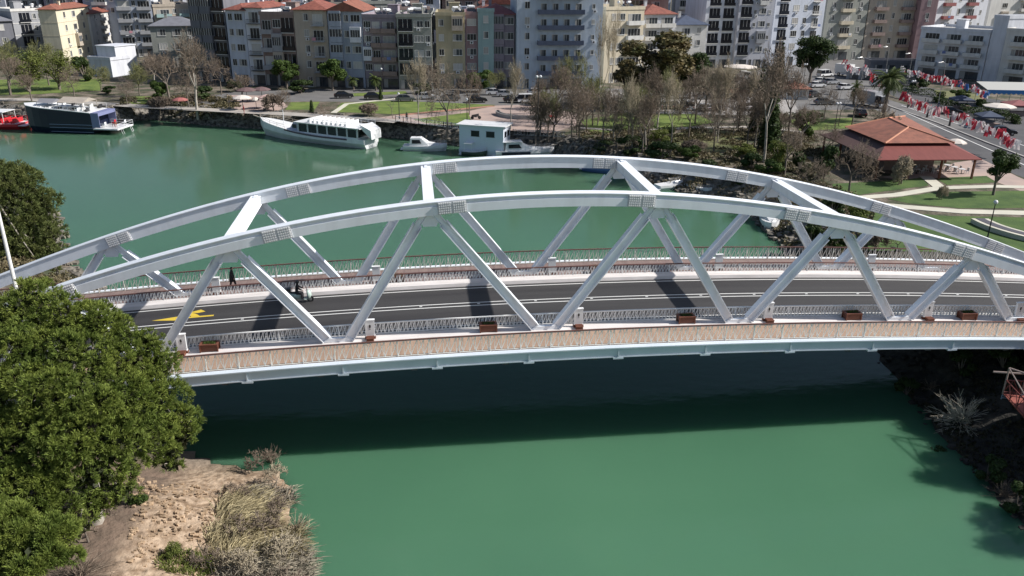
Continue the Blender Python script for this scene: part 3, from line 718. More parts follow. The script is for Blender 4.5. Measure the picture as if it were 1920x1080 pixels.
bld('white block with dark red frames and wide glazed balconies', (1740, 108), (1832, 104), -40, 16, 6, 'BwBs', 'palewhite', seed=31, bal=W['redbrown'])
bld('white modern hotel block with glazed corner balconies near the road', (1712, 140), (1838, 152), 58, 17, 4, 'BBB', 'palewhite', seed=32, side='LwWw', clutter=3)
bld('second white modern block at the right edge of the photo', (1866, 158), (2000, 172), 62, 16, 4, 'BwB', 'white', seed=33, clutter=3)
bld('plain white tower between the two modern blocks', (1840, 152), (1866, 156), 34, 12, 5, 'n', 'palewhite', seed=34, clutter=0, gf=False)
bld('distant white tower block at the top right corner', (1838, 100), (1990, 96), -60, 16, 8, 'WBWw', 'white', seed=35, clutter=0)
bld('long low restaurant with a flat pale roof left of the palm road', (1586, 148), (1660, 152), 138, 6, 1, 'WWW', 'grey', name='restaurant', seed=36, clutter=0, cat='restaurant')
bld('long low shop row with a flat pale canopy under the beige tower', (1630, 132), (1732, 134), 118, 6, 1, 'WWWW', 'darkgrey', name='shop_row', seed=37, clutter=0, cat='shop')
bld('small house with an orange tiled roof behind the bare trees', (1470, 186), (1515, 187), 166, 7, 1, 'wW', 'white', roof='hip', rmat=tile_old, name='small_house', seed=38, cat='house', gf=False)
bld('white kiosk with a flat red roof in the car park', (1365, 186), (1392, 186), 172, 3, 1, 'w', 'white', roof='hip', rmat=tile, name='kiosk', seed=39, cat='kiosk', gf=False)
# rows behind
rows = [(181, -64, 20, 16.5, 8), (181, 24, 64, 18.5, 3), (205, -68, 48, 18, 10), (232, -74, 68, 21, 11), (262, -80, 120, 25, 14), (250, -150, -82, 22, 6), (285, -170, -70, 30, 7)]
rg = random.Random(5); wn_ = ['cream', 'white', 'grey', 'beige', 'brown', 'palewhite', 'lavender', 'bluegrey', 'ochre', 'purple', 'pink', 'greengrey']
full = dict(palewhite='off white', bluegrey='blue grey', greengrey='green grey')
where = {0: 'in the second row behind the river front', 1: 'behind the tall navy balcony block', 2: 'in the third row back from the river', 3: 'in the fourth row back from the river', 4: 'in the farthest row of the town', 5: 'behind the yellow block at far left', 6: 'at the far left skyline'}
for ri, (yy, x0, x1, hh, n) in enumerate(rows):
    x = x0; w0 = (x1-x0)/n; seen = {}
    for i in range(n):
        wl = rg.uniform(.82, .96)*w0; c = rg.choice(wn_); rf = rg.choice(['flat', 'flat', 'hip', 'gable']); H = hh*rg.uniform(.86, 1.1)
        k = (c, rf); seen[k] = seen.get(k, 0)+1
        roofn = {'flat': 'flat roofed', 'hip': 'red hip roofed', 'gable': 'red gabled'}[rf]
        ordn = ['leftmost ', 'second ', 'third ', 'fourth '][seen[k]-1] if seen[k] < 5 else 'another '
        bld(f'{ordn}{full.get(c, c)} {roofn} block {where[ri]}', None, None, 0, rg.uniform(11, 14), 6, rg.choice(['WbW', 'wBw', 'tW', 'bWb', 'WwW']), c, roof=rf,
            A=Vector((x, yy+rg.uniform(-2, 2), GZ)), B=Vector((x+wl, yy+rg.uniform(-1.5, 1.5)+.0, GZ)), H=H, clutter=rg.randint(7, 14), rmat=rg.choice([tile, tile_old]), skip=3, seed=100+ri*20+i, grp='town blocks behind the river front')
        x += w0

def hedge(a, b, w, h, label, seed):
    P0, P1 = G(*a, GZ), G(*b, GZ); L_ = (P1-P0).length; r = np.random.RandomState(seed); n = int(L_*w*h*90)
    C = r.uniform(-.5, .5, (n, 3)); k = r.randint(0, 3, n); sgn = np.where(r.random(n) < .5, -1, 1)
    for q in range(3): C[k == q, q] = sgn[k == q]*.5*r.uniform(.85, 1.08, (k == q).sum())
    C = C*np.array([L_, w, h])+np.array([L_/2, 0, h/2+.1]); C[:, 2] += .2*np.sin(C[:, 0]*1.3); V, F = leaf_quads(C, .16*r.uniform(.7, 1.3, n), r)
    o = link('hedge', npmesh('hedge', V, F, L_dark), None, P0, math.atan2((P1-P0).y, (P1-P0).x)); tag(o, label, 'hedge')

# ------------------------------------------------------------------ trees
def tubes_np(P0, P1, r0, r1, n=3):
    P0 = np.array(P0); P1 = np.array(P1); r0 = np.array(r0)[:, None]; r1 = np.array(r1)[:, None]
    d = P1-P0; d /= np.linalg.norm(d, axis=1)[:, None]+1e-9
    t = np.where(np.abs(d[:, 2:3]) < .9, np.array([[0, 0, 1.]]), np.array([[1., 0, 0]]))
    e1 = np.cross(d, t); e1 /= np.linalg.norm(e1, axis=1)[:, None]; e2 = np.cross(d, e1)
    N = len(P0); V = np.zeros((N, 2*n, 3)); F = []
    for k in range(n):
        q = 2*math.pi*k/n; o = e1*math.cos(q)+e2*math.sin(q)
        V[:, k] = P0+o*r0; V[:, n+k] = P1+o*r1
    base = np.arange(N)[:, None]*2*n
    Fs = [np.concatenate([base+k, base+(k+1) % n, base+n+(k+1) % n, base+n+k], 1) for k in range(n)]
    return V.reshape(-1, 3), np.concatenate(Fs, 0)
def skeleton(seed, H, spread=.75, levels=5, trunk_h=.28, up=.45, r0=.2, kids=(3, 4), droop=0.0, lean=0.0, dens=.62):
    rng = random.Random(seed); segs = []
    def grow(p, d, L, r, lv):
        n = 3; q = p
        for i in range(n):
            d2 = (d+Vector((rng.uniform(-1, 1), rng.uniform(-1, 1), rng.uniform(-.4, .6)+up*.3-droop*lv))*.13*(1+.25*lv)).normalized()
            q2 = q+d2*L/n; ra = r*(1-.28*i/n); rb = r*(1-.28*(i+1)/n)
            segs.append((tuple(q), tuple(q2), ra, rb, lv)); q = q2; d = d2
            if lv < levels and (lv > 0 or i == n-1):
                kk = (rng.randint(*kids) if lv < 3 else rng.randint(2, 3)) if i == n-1 else (1 if rng.random() < dens else 0)
                for j in range(kk):
                    a = rng.uniform(0, 2*math.pi); e = d.orthogonal().normalized(); e = Matrix.Rotation(a, 3, d) @ e
                    nd = (d*(1-spread*.55)+e*spread*rng.uniform(.55, 1.1)+Vector((0, 0, up*.35))).normalized()
                    grow(q, nd, L*rng.uniform(.62, .82), rb*.66, lv+1)
    tl = H*trunk_h; grow(Vector((0, 0, -.2)), Vector((lean, 0, 1)).normalized(), tl, r0, 0)
    return segs
bark = mat('grey_bark', (.20, .17, .14), .9, col2=(.12, .10, .085), scale=3, stretch=(1, 1, .3))
bark_pale = mat('pale_bark', (.42, .39, .34), .85, col2=(.24, .21, .18), scale=2.5)
twig = mat('bare_twigs', (.185, .145, .11), .9, island=.35)
twig_pale = mat('pale_twigs', (.33, .28, .20), .9, island=.3)
twig_green = mat('budding_twigs', (.17, .175, .07), .9, island=.35)
def leafmat(name, c, isl=.35, c2=None, trans=.25): return mat(name, c, .6, col2=c2, scale=.8, island=isl, trans=trans, spec=.25)
L_dark = leafmat('leaves_dark_green', (.035, .060, .018), c2=(.055, .085, .025))
L_mid = leafmat('leaves_mid_green', (.055, .095, .022), c2=(.085, .13, .03))
L_yel = leafmat('leaves_yellow_green', (.12, .155, .035), c2=(.17, .19, .05))
L_olive = leafmat('leaves_olive_brown', (.15, .115, .05), c2=(.085, .09, .035))
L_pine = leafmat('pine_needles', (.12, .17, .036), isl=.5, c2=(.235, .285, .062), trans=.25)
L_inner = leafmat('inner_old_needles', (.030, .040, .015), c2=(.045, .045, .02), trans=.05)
L_palm = leafmat('palm_leaves', (.07, .10, .03), c2=(.10, .13, .04))
L_dry = leafmat('dry_reeds', (.30, .255, .15), isl=.4, c2=(.40, .34, .20), trans=.1)
def seg_mesh(name, segs, m, n=3):
    V, F = tubes_np([s[0] for s in segs], [s[1] for s in segs], [s[2] for s in segs], [s[3] for s in segs], n)
    return npmesh(name, V, F, m)
def leaf_quads(C, S, rng, flat=0.0, D=None):
    """one small quad per centre, random orientation (or normal D), size S"""
    N = len(C); n = rng.normal(size=(N, 3)) if D is None else D+rng.normal(size=(N, 3))*.55
    n[:, 2] += flat; n /= np.linalg.norm(n, axis=1)[:, None]
    t = rng.normal(size=(N, 3)); e1 = np.cross(n, t); e1 /= np.linalg.norm(e1, axis=1)[:, None]; e2 = np.cross(n, e1)
    S = np.broadcast_to(S, (N,))[:, None]; a = e1*S; b = e2*S*.62
    V = np.stack([C-a, C-b, C+a, C+b], 1).reshape(-1, 3)
    return V, np.arange(4*N).reshape(N, 4)
def blob_points(blobs, N, rng, shell=.45):
    """points in lumpy crown volume, denser near the skin of each lobe"""
    b = np.array(blobs, float); w = b[:, 3]**2; idx = rng.choice(len(b), N, p=w/w.sum())
    d = rng.normal(size=(N, 3)); d /= np.linalg.norm(d, axis=1)[:, None]
    rr = 1-shell*rng.random(N)**1.6; rr *= .86+.14*np.sin(d[:, 0]*7+idx)*np.cos(d[:, 1]*6+idx*2)+rng.normal(size=N)*.05
    sc = np.ones((N, 3)); sc[:, 2] = b[idx, 4] if b.shape[1] > 4 else .8
    return b[idx, :3]+d*rr[:, None]*b[idx, 3:4]*sc, d
def lobes(seed, cw, ch, cz, n=14):
    rng = random.Random(seed); out = []
    for i in range(n):
        a = rng.uniform(0, 6.283); q = rng.random()**.5; z = rng.uniform(-.5, .5)
        k = math.sqrt(max(.05, 1-(2*z)**2*.8)); out.append((math.cos(a)*q*cw*.36*k, math.sin(a)*q*cw*.36*k, cz+z*ch*.72, rng.uniform(.15, .26)*min(cw, ch), .8))
    return out
TREES = {}
def bare_proto(key, seed, H, twm, bkm, **kw):
    segs = skeleton(seed, H, **kw); big = [s for s in segs if s[4] <= 1]; sm = [s for s in segs if s[4] > 1]
    sm = [(a, b, max(x, .022), max(y, .014), l) for a, b, x, y, l in sm]
    zmax = max(s[1][2] for s in segs)
    TREES[key] = (zmax, max(math.hypot(s[1][0], s[1][1]) for s in segs)*2, [('trunk', seg_mesh('trunk', big, bkm, 6)), ('branches', seg_mesh('branches', sm, twm, 3))])
bare_proto('plane_a', 11, 12, twig, bark, levels=5, spread=.8, trunk_h=.24, r0=.24)
bare_proto('plane_b', 12, 12, twig, bark_pale, levels=5, spread=.7, trunk_h=.26, r0=.22)
bare_proto('plane_c', 21, 12, twig, bark, levels=5, spread=.95, trunk_h=.22, r0=.2, up=.3)
bare_proto('pale', 14, 13, twig_pale, bark_pale, levels=5, spread=.6, trunk_h=.30, r0=.2, up=.6)
bare_proto('poplar', 15, 15, twig_pale, bark_pale, levels=5, spread=.42, trunk_h=.30, r0=.18, up=.9, kids=(2, 4))
bare_proto('budding', 16, 11, twig_green, bark, levels=5, spread=.8, trunk_h=.22, r0=.18)
bare_proto('pruned', 17, 7, bark, bark, levels=2, spread=.7, trunk_h=.45, r0=.15, kids=(2, 3))
bare_proto('bush', 18, 5, twig, bark, levels=5, spread=1.0, trunk_h=.16, r0=.09, kids=(4, 6))
bare_proto('bush_pale', 19, 5, twig_pale, bark, levels=5, spread=1.0, trunk_h=.14, r0=.07, kids=(4, 6))
bare_proto('near_bush', 41, 3.2, twig, bark, levels=4, spread=1.0, trunk_h=.26, r0=.045, kids=(4, 5), dens=.35)
bare_proto('near_bush_pale', 42, 3.2, twig_pale, bark, levels=4, spread=1.05, trunk_h=.26, r0=.04, kids=(4, 5), dens=.3)
def leafy_proto(key, seed, cw, ch, th, lm, N, S, bkm=bark, nl=14, shell=.5, lb=None):
    rng = np.random.RandomState(seed); lb = lb or lobes(seed, cw, ch, th+ch/2, nl)
    C, D = blob_points(lb, N, rng, shell); V, F = leaf_quads(C, S*rng.uniform(.6, 1.3, N), rng, D=D)
    segs = [((0, 0, -.2), (0.05, 0, th), .22*cw/6, .17*cw/6, 0)]
    for b in lb: segs.append(((0.05, 0, th*.85), tuple(b[:3]), .10*cw/6, .03, 1))
    zt = max(b[2]+b[3]*.8 for b in lb)
    TREES[key] = (zt, cw, [('trunk', seg_mesh('trunk', segs, bkm, 6)), ('crown', npmesh('crown', V, F, lm))])
leafy_proto('orange', 31, 7, 5, 2.2, L_mid, 9000, .17, nl=16)
leafy_proto('round_dark', 32, 7, 8, 2.6, L_dark, 9000, .20, nl=18)
leafy_proto('evergreen', 33, 8, 10, 2.0, L_olive, 14000, .20, nl=24)
leafy_proto('small_dark', 34, 5, 4.4, 2.0, L_dark, 5500, .15, nl=11, shell=.8)
leafy_proto('bush_green', 35, 5, 4, .3, L_mid, 6000, .15, nl=12)
leafy_proto('bush_dark', 36, 5, 3.4, .2, L_dark, 5000, .16, nl=12)
leafy_proto('bush_yellow', 37, 6, 5, .4, L_yel, 4500, .14, nl=14, shell=.9)
leafy_proto('willow', 38, 8, 9, 1.5, L_yel, 4500, .15, nl=20, shell=.95)
leafy_proto('cypress', 39, 2.2, 9, .6, L_dark, 5000, .15, lb=[(0, 0, 1.2+i*.85, 1.05-.085*i, 1.2) for i in range(11)])
leafy_proto('column_bush', 40, 1.6, 3.4, .2, L_dark, 1800, .12, lb=[(0, 0, .6+i*.5, .7-.06*i, 1.1) for i in range(7)])
def palm_proto(key, H, nf, fl, seed):
    rng = random.Random(seed); segs = []; V = []; F = []
    prev = Vector((0, 0, -.2))
    for i in range(8):
        q = Vector((.10*math.sin(i*.5), 0, H*(i+1)/8)); segs.append((tuple(prev), tuple(q), .26-.008*i, .25-.008*i, 0)); prev = q
    top = prev
    for k in range(nf):
        a = 2*math.pi*k*.618*1.0; el = rng.uniform(-.9, 1.25); d = Vector((math.cos(a)*math.cos(el), math.sin(a)*math.cos(el), math.sin(el))); p = top.copy(); L_ = fl*rng.uniform(.8, 1.1); n = 7; side = d.cross(Vector((0, 0, 1))).normalized()
        for i in range(n):
            p2 = p+d*L_/n; segs.append((tuple(p), tuple(p2), .03, .02, 2))
            for s in (-1, 1):
                for j in range(3):
                    c = p+(p2-p)*j/3; t = c+side*s*.55*math.sin(math.pi*(i+1)/(n+1))+d*.35+Vector((0, 0, -.18))
                    w_ = d*.045; b0 = len(V); V += [tuple(c-w_), tuple(c+w_), tuple(t)]; F.append((b0, b0+1, b0+2))
            d = (d+Vector((0, 0, -.22))).normalized(); p = p2
    tr = [s for s in segs if s[4] == 0]; rb = [s for s in segs if s[4] == 2]
    Vr, Fr = tubes_np([s[0] for s in rb], [s[1] for s in rb], [s[2] for s in rb], [s[3] for s in rb], 3)
    me = bpy.data.meshes.new('fronds'); n0 = len(Vr); me.from_pydata([tuple(x) for x in Vr]+V, [], [tuple(int(y) for y in f) for f in Fr]+[tuple(i+n0 for i in f) for f in F]); me.materials.append(L_palm); me.update()
    TREES[key] = (H+1.3, fl*2, [('trunk', seg_mesh('trunk', tr, bark, 8)), ('fronds', me)])
palm_proto('palm', 6.2, 70, 2.6, 3); palm_proto('palm_tall', 13, 34, 1.9, 4); palm_proto('palm_small', 2.2, 26, 1.6, 5)
RT = random.Random(77)
def tree(kind, u, v, vtop, wpx, label, z=None, cat='tree', name='tree', grp=None):
    z = GZ if z is None else z
    p = GT(u, v)
    H, Wd, parts = TREES[kind]; h = height_to(p, vtop); sz = h/H; sx = wpx/ppm(p)/Wd
    sx = max(.55*sz, min(1.7*sz, sx))
    r = empty(name, p, RT.uniform(0, 6.28)); r.scale = (sx, sx, sz); tag(r, label, cat, grp)
    for n, me in parts: link(n, me, r)
    return r
TL = [
 ('plane_a', 20, 178, 95, 90, 'bare grey tree at the far left behind the red boat'),
 ('willow', 55, 172, 92, 100, 'yellow green budding tree above the navy boat bow'),
 ('willow', 112, 168, 90, 90, 'yellow green budding tree above the navy boat middle'),
 ('budding', 92, 160, 70, 80, 'taller thin olive tree between the two yellow green trees'),
 ('bush_dark', 160, 152, 105, 55, 'dark evergreen bush left of the utility building'),
 ('budding', 262, 180, 112, 66, 'olive budding tree right of the utility building'),
 ('bush_dark', 205, 176, 160, 36, 'low round dark bush behind the navy boat stern'),
 ('plane_b', 371, 221, 48, 125, 'large brown bare plane tree with a pale trunk on the rock wall'),
 ('plane_a', 318, 190, 85, 90, 'brown bare tree just left of the large pale trunked plane'),
 ('plane_c', 415, 178, 95, 70, 'brown bare tree in front of the dark grey block'),
 ('bush_green', 300, 190, 150, 40, 'green shrub on the grass left of the large plane tree'),
 ('pruned', 430, 206, 176, 20, 'small pruned tree on the promenade near the umbrellas'),
 ('plane_c', 530, 208, 160, 50, 'small bare tree behind the bow of the white tour boat'),
 ('orange', 538, 167, 110, 68, 'left one of two round orange trees before the river front blocks'),
 ('orange', 624, 170, 108, 74, 'right one of two round orange trees before the river front blocks'),
 ('palm_tall', 582, 150, 10, 30, 'very tall thin palm trunk between the two round orange trees'),
 ('column_bush', 585, 212, 188, 12, 'narrow dark column bush beside the curved path'),
 ('column_bush', 714, 188, 162, 10, 'narrow green column bush beside the parked black car'),
 ('palm_small', 705, 170, 136, 28, 'short palm beside the white street lamp'),
 ('palm_small', 663, 168, 140, 24, 'short palm right of the right orange tree'),
 ('pruned', 736, 222, 180, 26, 'small dark pruned tree at the left end of the white railing'),
 ('pale', 785, 238, 95, 72, 'tall pale bare tree behind the left part of the white railing'),
 ('plane_c', 838, 256, 105, 100, 'wide brown bare tree in front of the ochre block'),
 ('pruned', 848, 214, 188, 14, 'young bare tree on the lawn behind the white railing'),
 ('plane_a', 810, 184, 110, 60, 'bare tree by the street in front of the green grey block'),
 ('bush_green', 900, 172, 130, 60, 'wide green bush in front of the teal tower'),
 ('budding', 930, 178, 128, 50, 'olive tree right of the wide green bush'),
 ('pale', 957, 246, 100, 56, 'slim pale bare tree leaning over the houseboat'),
 ('bush_dark', 1012, 196, 172, 60, 'dark bush behind the round plaza monument'),
 ('plane_a', 1042, 230, 105, 84, 'brown bare tree right of the plaza monument'),
 ('budding', 1075, 205, 90, 70, 'tall olive tree in front of the tall navy balcony block'),
 ('plane_c', 1072, 262, 140, 80, 'bare tree with two trunks on the river slope'),
 ('poplar', 1120, 235, 16, 60, 'left one of two tall pale bare poplars'),
 ('poplar', 1142, 215, 10, 60, 'right one of two tall pale bare poplars'),
 ('plane_c', 1165, 240, 150, 80, 'bare tree left on the car park lawn'),
 ('plane_a', 1130, 268, 150, 70, 'bare tree on the slope below the poplars'),
 ('pale', 1185, 285, 130, 70, 'slim pale bare tree above the inner river bend'),
 ('evergreen', 1228, 200, 55, 160, 'large brown green evergreen in front of the white blocks'),
 ('round_dark', 1292, 195, 95, 80, 'dark green lower crown right against the large evergreen'),
 ('evergreen', 1180, 190, 110, 70, 'smaller brown green evergreen left of the large one'),
 ('plane_b', 1232, 240, 140, 80, 'pale trunked bare tree in front of the large evergreen'),
 ('pale', 1258, 285, 120, 70, 'thin white trunked bare tree on the dry lawn'),
 ('plane_a', 1303, 232, 120, 70, 'bare tree with a dark straight trunk by the car park'),
 ('pale', 1345, 268, 95, 90, 'large pale bare tree with a bent trunk'),
 ('plane_a', 1385, 232, 130, 80, 'brown bare tree by the car park corner'),
 ('plane_c', 1400, 280, 160, 80, 'low wide bare tree on the dry lawn'),
 ('plane_b', 1432, 305, 60, 100, 'tallest bare tree with ivy on its trunk near the cypress'),
 ('cypress', 1458, 175, 80, 26, 'dark cypress between the tall bare tree and the round tree'),
 ('round_dark', 1517, 158, 64, 78, 'dark round tree in front of the light blue block'),
 ('plane_a', 1478, 250, 110, 80, 'brown bare tree left of the small orange roofed house'),
 ('bush_dark', 1440, 262, 200, 50, 'dark ivy thicket at the foot of the tallest bare tree'),
 ('bush_green', 1508, 262, 205, 50, 'green bush left of the pavilion roof'),
 ('bush_yellow', 1462, 318, 262, 70, 'yellow green shrub on the river bank left of the pavilion'),
 ('plane_c', 1545, 222, 155, 60, 'bare tree before the car park road'),
 ('pruned', 1572, 236, 170, 30, 'thin bare tree on the lime lawn by the road'),
 ('plane_a', 1597, 236, 150, 60, 'bare tree left of the palm on the lime lawn'),
 ('palm', 1654, 228, 130, 74, 'thick palm with a skirt of dry fronds beside the road'),
 ('palm_small', 1600, 196, 146, 26, 'short palm by the truck'),
 ('bush_pale', 1652, 285, 205, 70, 'pale bare shrub tree poking over the pavilion roof'),
 ('plane_c', 1592, 360, 255, 120, 'wide bare thorn tree in front of the pavilion'),
 ('bush_dark', 1545, 335, 270, 60, 'dark thicket left of the wide thorn tree'),
 ('bush_dark', 1500, 325, 285, 50, 'small dark thicket beside the yellow green shrub'),
 ('small_dark', 1862, 366, 282, 76, 'small dark round tree on the lawn right of the pavilion'),
 ('bush_pale', 1765, 374, 346, 18, 'tiny bare bush on the green lawn'),
 ('bush_pale', 1690, 345, 290, 70, 'bare thorn bush below the pavilion eaves'),
 ('bush_yellow', 1600, 425, 375, 70, 'yellow green shrub on the bank seen through the far arch'),
 ('bush_dark', 1520, 470, 420, 60, 'dark bush behind the small white boat'),
 ('bush_green', 1570, 470, 430, 60, 'green bush on the bank right of the small white boat'),
 ('bush', 1640, 480, 420, 70, 'brown bare bush on the bank beneath the far arch'),
 ('plane_c', 1290, 262, 150, 90, 'low bare tree on the dry lawn left of the bent pale tree'),
 ('plane_a', 1470, 330, 225, 80, 'bare tree behind the yellow green shrub'),
 ('plane_c', 1515, 372, 290, 90, 'bare tree below the dark thicket near the far arch'),
 ('bush_dark', 1410, 320, 285, 50, 'dark bush on the slope below the dry lawn'),
 ('bush_green', 1290, 300, 272, 50, 'green bush on the river slope below the dry lawn'),
 ('bush_yellow', 1235, 275, 240, 60, 'olive shrub behind the inner river bend'),
 ('bush_dark', 1560, 405, 370, 60, 'dark bush left of the yellow green bank shrub'),
 ('plane_c', 355, 205, 120, 100, 'second brown bare tree behind the large plane'),
 ('budding', 190, 172, 118, 60, 'olive budding tree in front of the utility building'),
 ('plane_a', 455, 190, 130, 60, 'bare tree behind the brown cafe parasols'),
 ('bush', 515, 212, 175, 50, 'brown bare shrub at the right side of the promenade cafe'),
 ('bush_dark', 565, 175, 148, 60, 'dark shrub in shade between the two orange trees'),
 ('plane_c', 610, 222, 190, 40, 'thin bare shrub behind the white tour boat'),
 ('bush', 690, 222, 192, 50, 'brown flower shrub behind the stern of the white tour boat'),
 ('plane_c', 1100, 248, 150, 80, 'wide bare tree in front of the left car park corner'),
 ('budding', 1200, 225, 150, 60, 'olive tree on the car park lawn before the evergreen'),
 ('plane_b', 1150, 262, 170, 70, 'pale trunked low tree above the dark hedge'),
 ('plane_a', 1275, 215, 140, 70, 'bare tree close to the front row of parked cars'),
 ('plane_c', 1375, 255, 170, 70, 'low bare tree right of the bent pale tree'),
 ('bush_dark', 1240, 300, 262, 80, 'dark shrub mass on the slope above the moored rowing boat'),
 ('bush_dark', 1130, 285, 262, 60, 'dark shrub beside the poplar bases on the slope'),
 ('bush', 1300, 290, 262, 60, 'brown bare shrub on the slope below the path'),
 ('bush_yellow', 1390, 300, 270, 60, 'yellowish shrub below the low bare trees'),
 ('bush_green', 1440, 330, 300, 60, 'green shrub at the foot of the slope near the far arch'),
 ('plane_b', 1500, 280, 190, 90, 'bare tree in front of the green bush by the pavilion'),
 ('pale', 1410, 240, 115, 60, 'slim pale bare tree left of the tallest bare tree'),
 ('plane_c', 1545, 300, 225, 80, 'bare tree before the dark annex roof'),
 ('bush_dark', 1380, 345, 318, 60, 'dark shrub on the slope just above the far arch'),
 ('bush', 1455, 375, 330, 60, 'brown shrub on the bank above the small white boat'),
 ('plane_a', 60, 190, 130, 60, 'bare tree behind the navy boat upper deck'),
 ('plane_c', 140, 185, 120, 70, 'thin bare tree left of the round dark bush'),
 ('budding', 20, 160, 70, 90, 'olive bare tree at the far left edge'),
 ('plane_c', 240, 200, 140, 60, 'bare tree behind the stern of the navy boat'),
 ('bush', 300, 212, 180, 60, 'brown bare shrub on top of the rock wall'),
 ('bush_dark', 380, 190, 160, 60, 'dark shrub left of the cafe'),
 ('plane_b', 290, 160, 95, 70, 'brown bare tree in front of the low dark roofed house'),
 ('bush_dark', 445, 172, 150, 50, 'dark shrub before the white blue block'),
 ('bush_dark', 790, 176, 155, 50, 'dark shrub before the green grey block'),
 ('bush_dark', 1085, 178, 158, 60, 'dark hedge bush right of the tall navy balcony block'),
 ('plane_a', 1010, 235, 130, 50, 'thin bare tree behind the round plaza'),
 ('plane_c', 880, 215, 120, 60, 'bare tree behind the parked motorcycle'),
 ('bush_dark', 1345, 180, 140, 60, 'dark shrub mass before the white blocks'),
 ('plane_a', 1440, 200, 110, 70, 'brown bare tree behind the cypress'),
 ('plane_c', 1640, 250, 180, 60, 'thin bare tree left of the palm trunk'),
 ('bush_dark', 1720, 168, 140, 50, 'dark shrub in front of the white modern hotel'),
 ('bush_green', 1800, 186, 165, 40, 'green shrub left of the blue canopy'),
 ('cypress', 1440, 285, 150, 60, 'dark ivy covered trunk rising beside the tallest bare tree'),
 ('cypress', 1418, 250, 130, 40, 'dark narrow conifer left of the ivy covered trunk'),
 ('bush_dark', 1335, 330, 300, 60, 'dark bush on the shaded river slope'),
 ('bush_dark', 1180, 290, 255, 70, 'dark bush above the inner river bend'),
 ('plane_c', 1680, 475, 425, 60, 'low bare bush near the right end of the far railing'),
]
for t in TL:
    k = t[0]; nm = {'palm': 'palm_tree', 'palm_tall': 'palm_tree', 'palm_small': 'palm_tree', 'orange': 'orange_tree', 'cypress': 'cypress_tree'}.get(k, 'bush' if 'bush' in k else 'leafy_tree' if k in ('evergreen', 'round_dark', 'small_dark', 'willow') else 'bare_tree')
    tree(*t, name=nm, cat='bush' if 'bush' in k else 'tree')
rb_ = random.Random(91); belt = []
for i in range(34):
    u = rb_.uniform(985, 1500); v = rb_.uniform(208, 262) if i % 3 else rb_.uniform(262, 290)
    if u < 1090 and v < 250: v = rb_.uniform(250, 268)
    belt.append((u, v, v-rb_.uniform(75, 125), rb_.uniform(60, 95), rb_.choice(['plane_a', 'plane_c', 'plane_b', 'budding', 'plane_c'])))
ORD = ['leftmost', 'second', 'third', 'fourth', 'fifth', 'sixth', 'seventh', 'eighth', 'ninth', 'tenth', 'eleventh', 'twelfth', 'thirteenth', 'fourteenth', 'fifteenth', 'sixteenth', 'seventeenth', 'eighteenth', 'nineteenth', 'twentieth']
for rown, test in (('row nearest the car park', lambda v: v < 240), ('middle row of the tree belt', lambda v: 240 <= v < 262), ('row on the river slope', lambda v: v >= 262)):
    for k, q in enumerate(sorted(t for t in belt if test(t[1]))):
        tree(q[4], q[0], q[1], q[2], q[3], f'brown bare tree, {ORD[k]} from the left in the {rown}', name='bare_tree', grp='bare trees between the car park and the river')

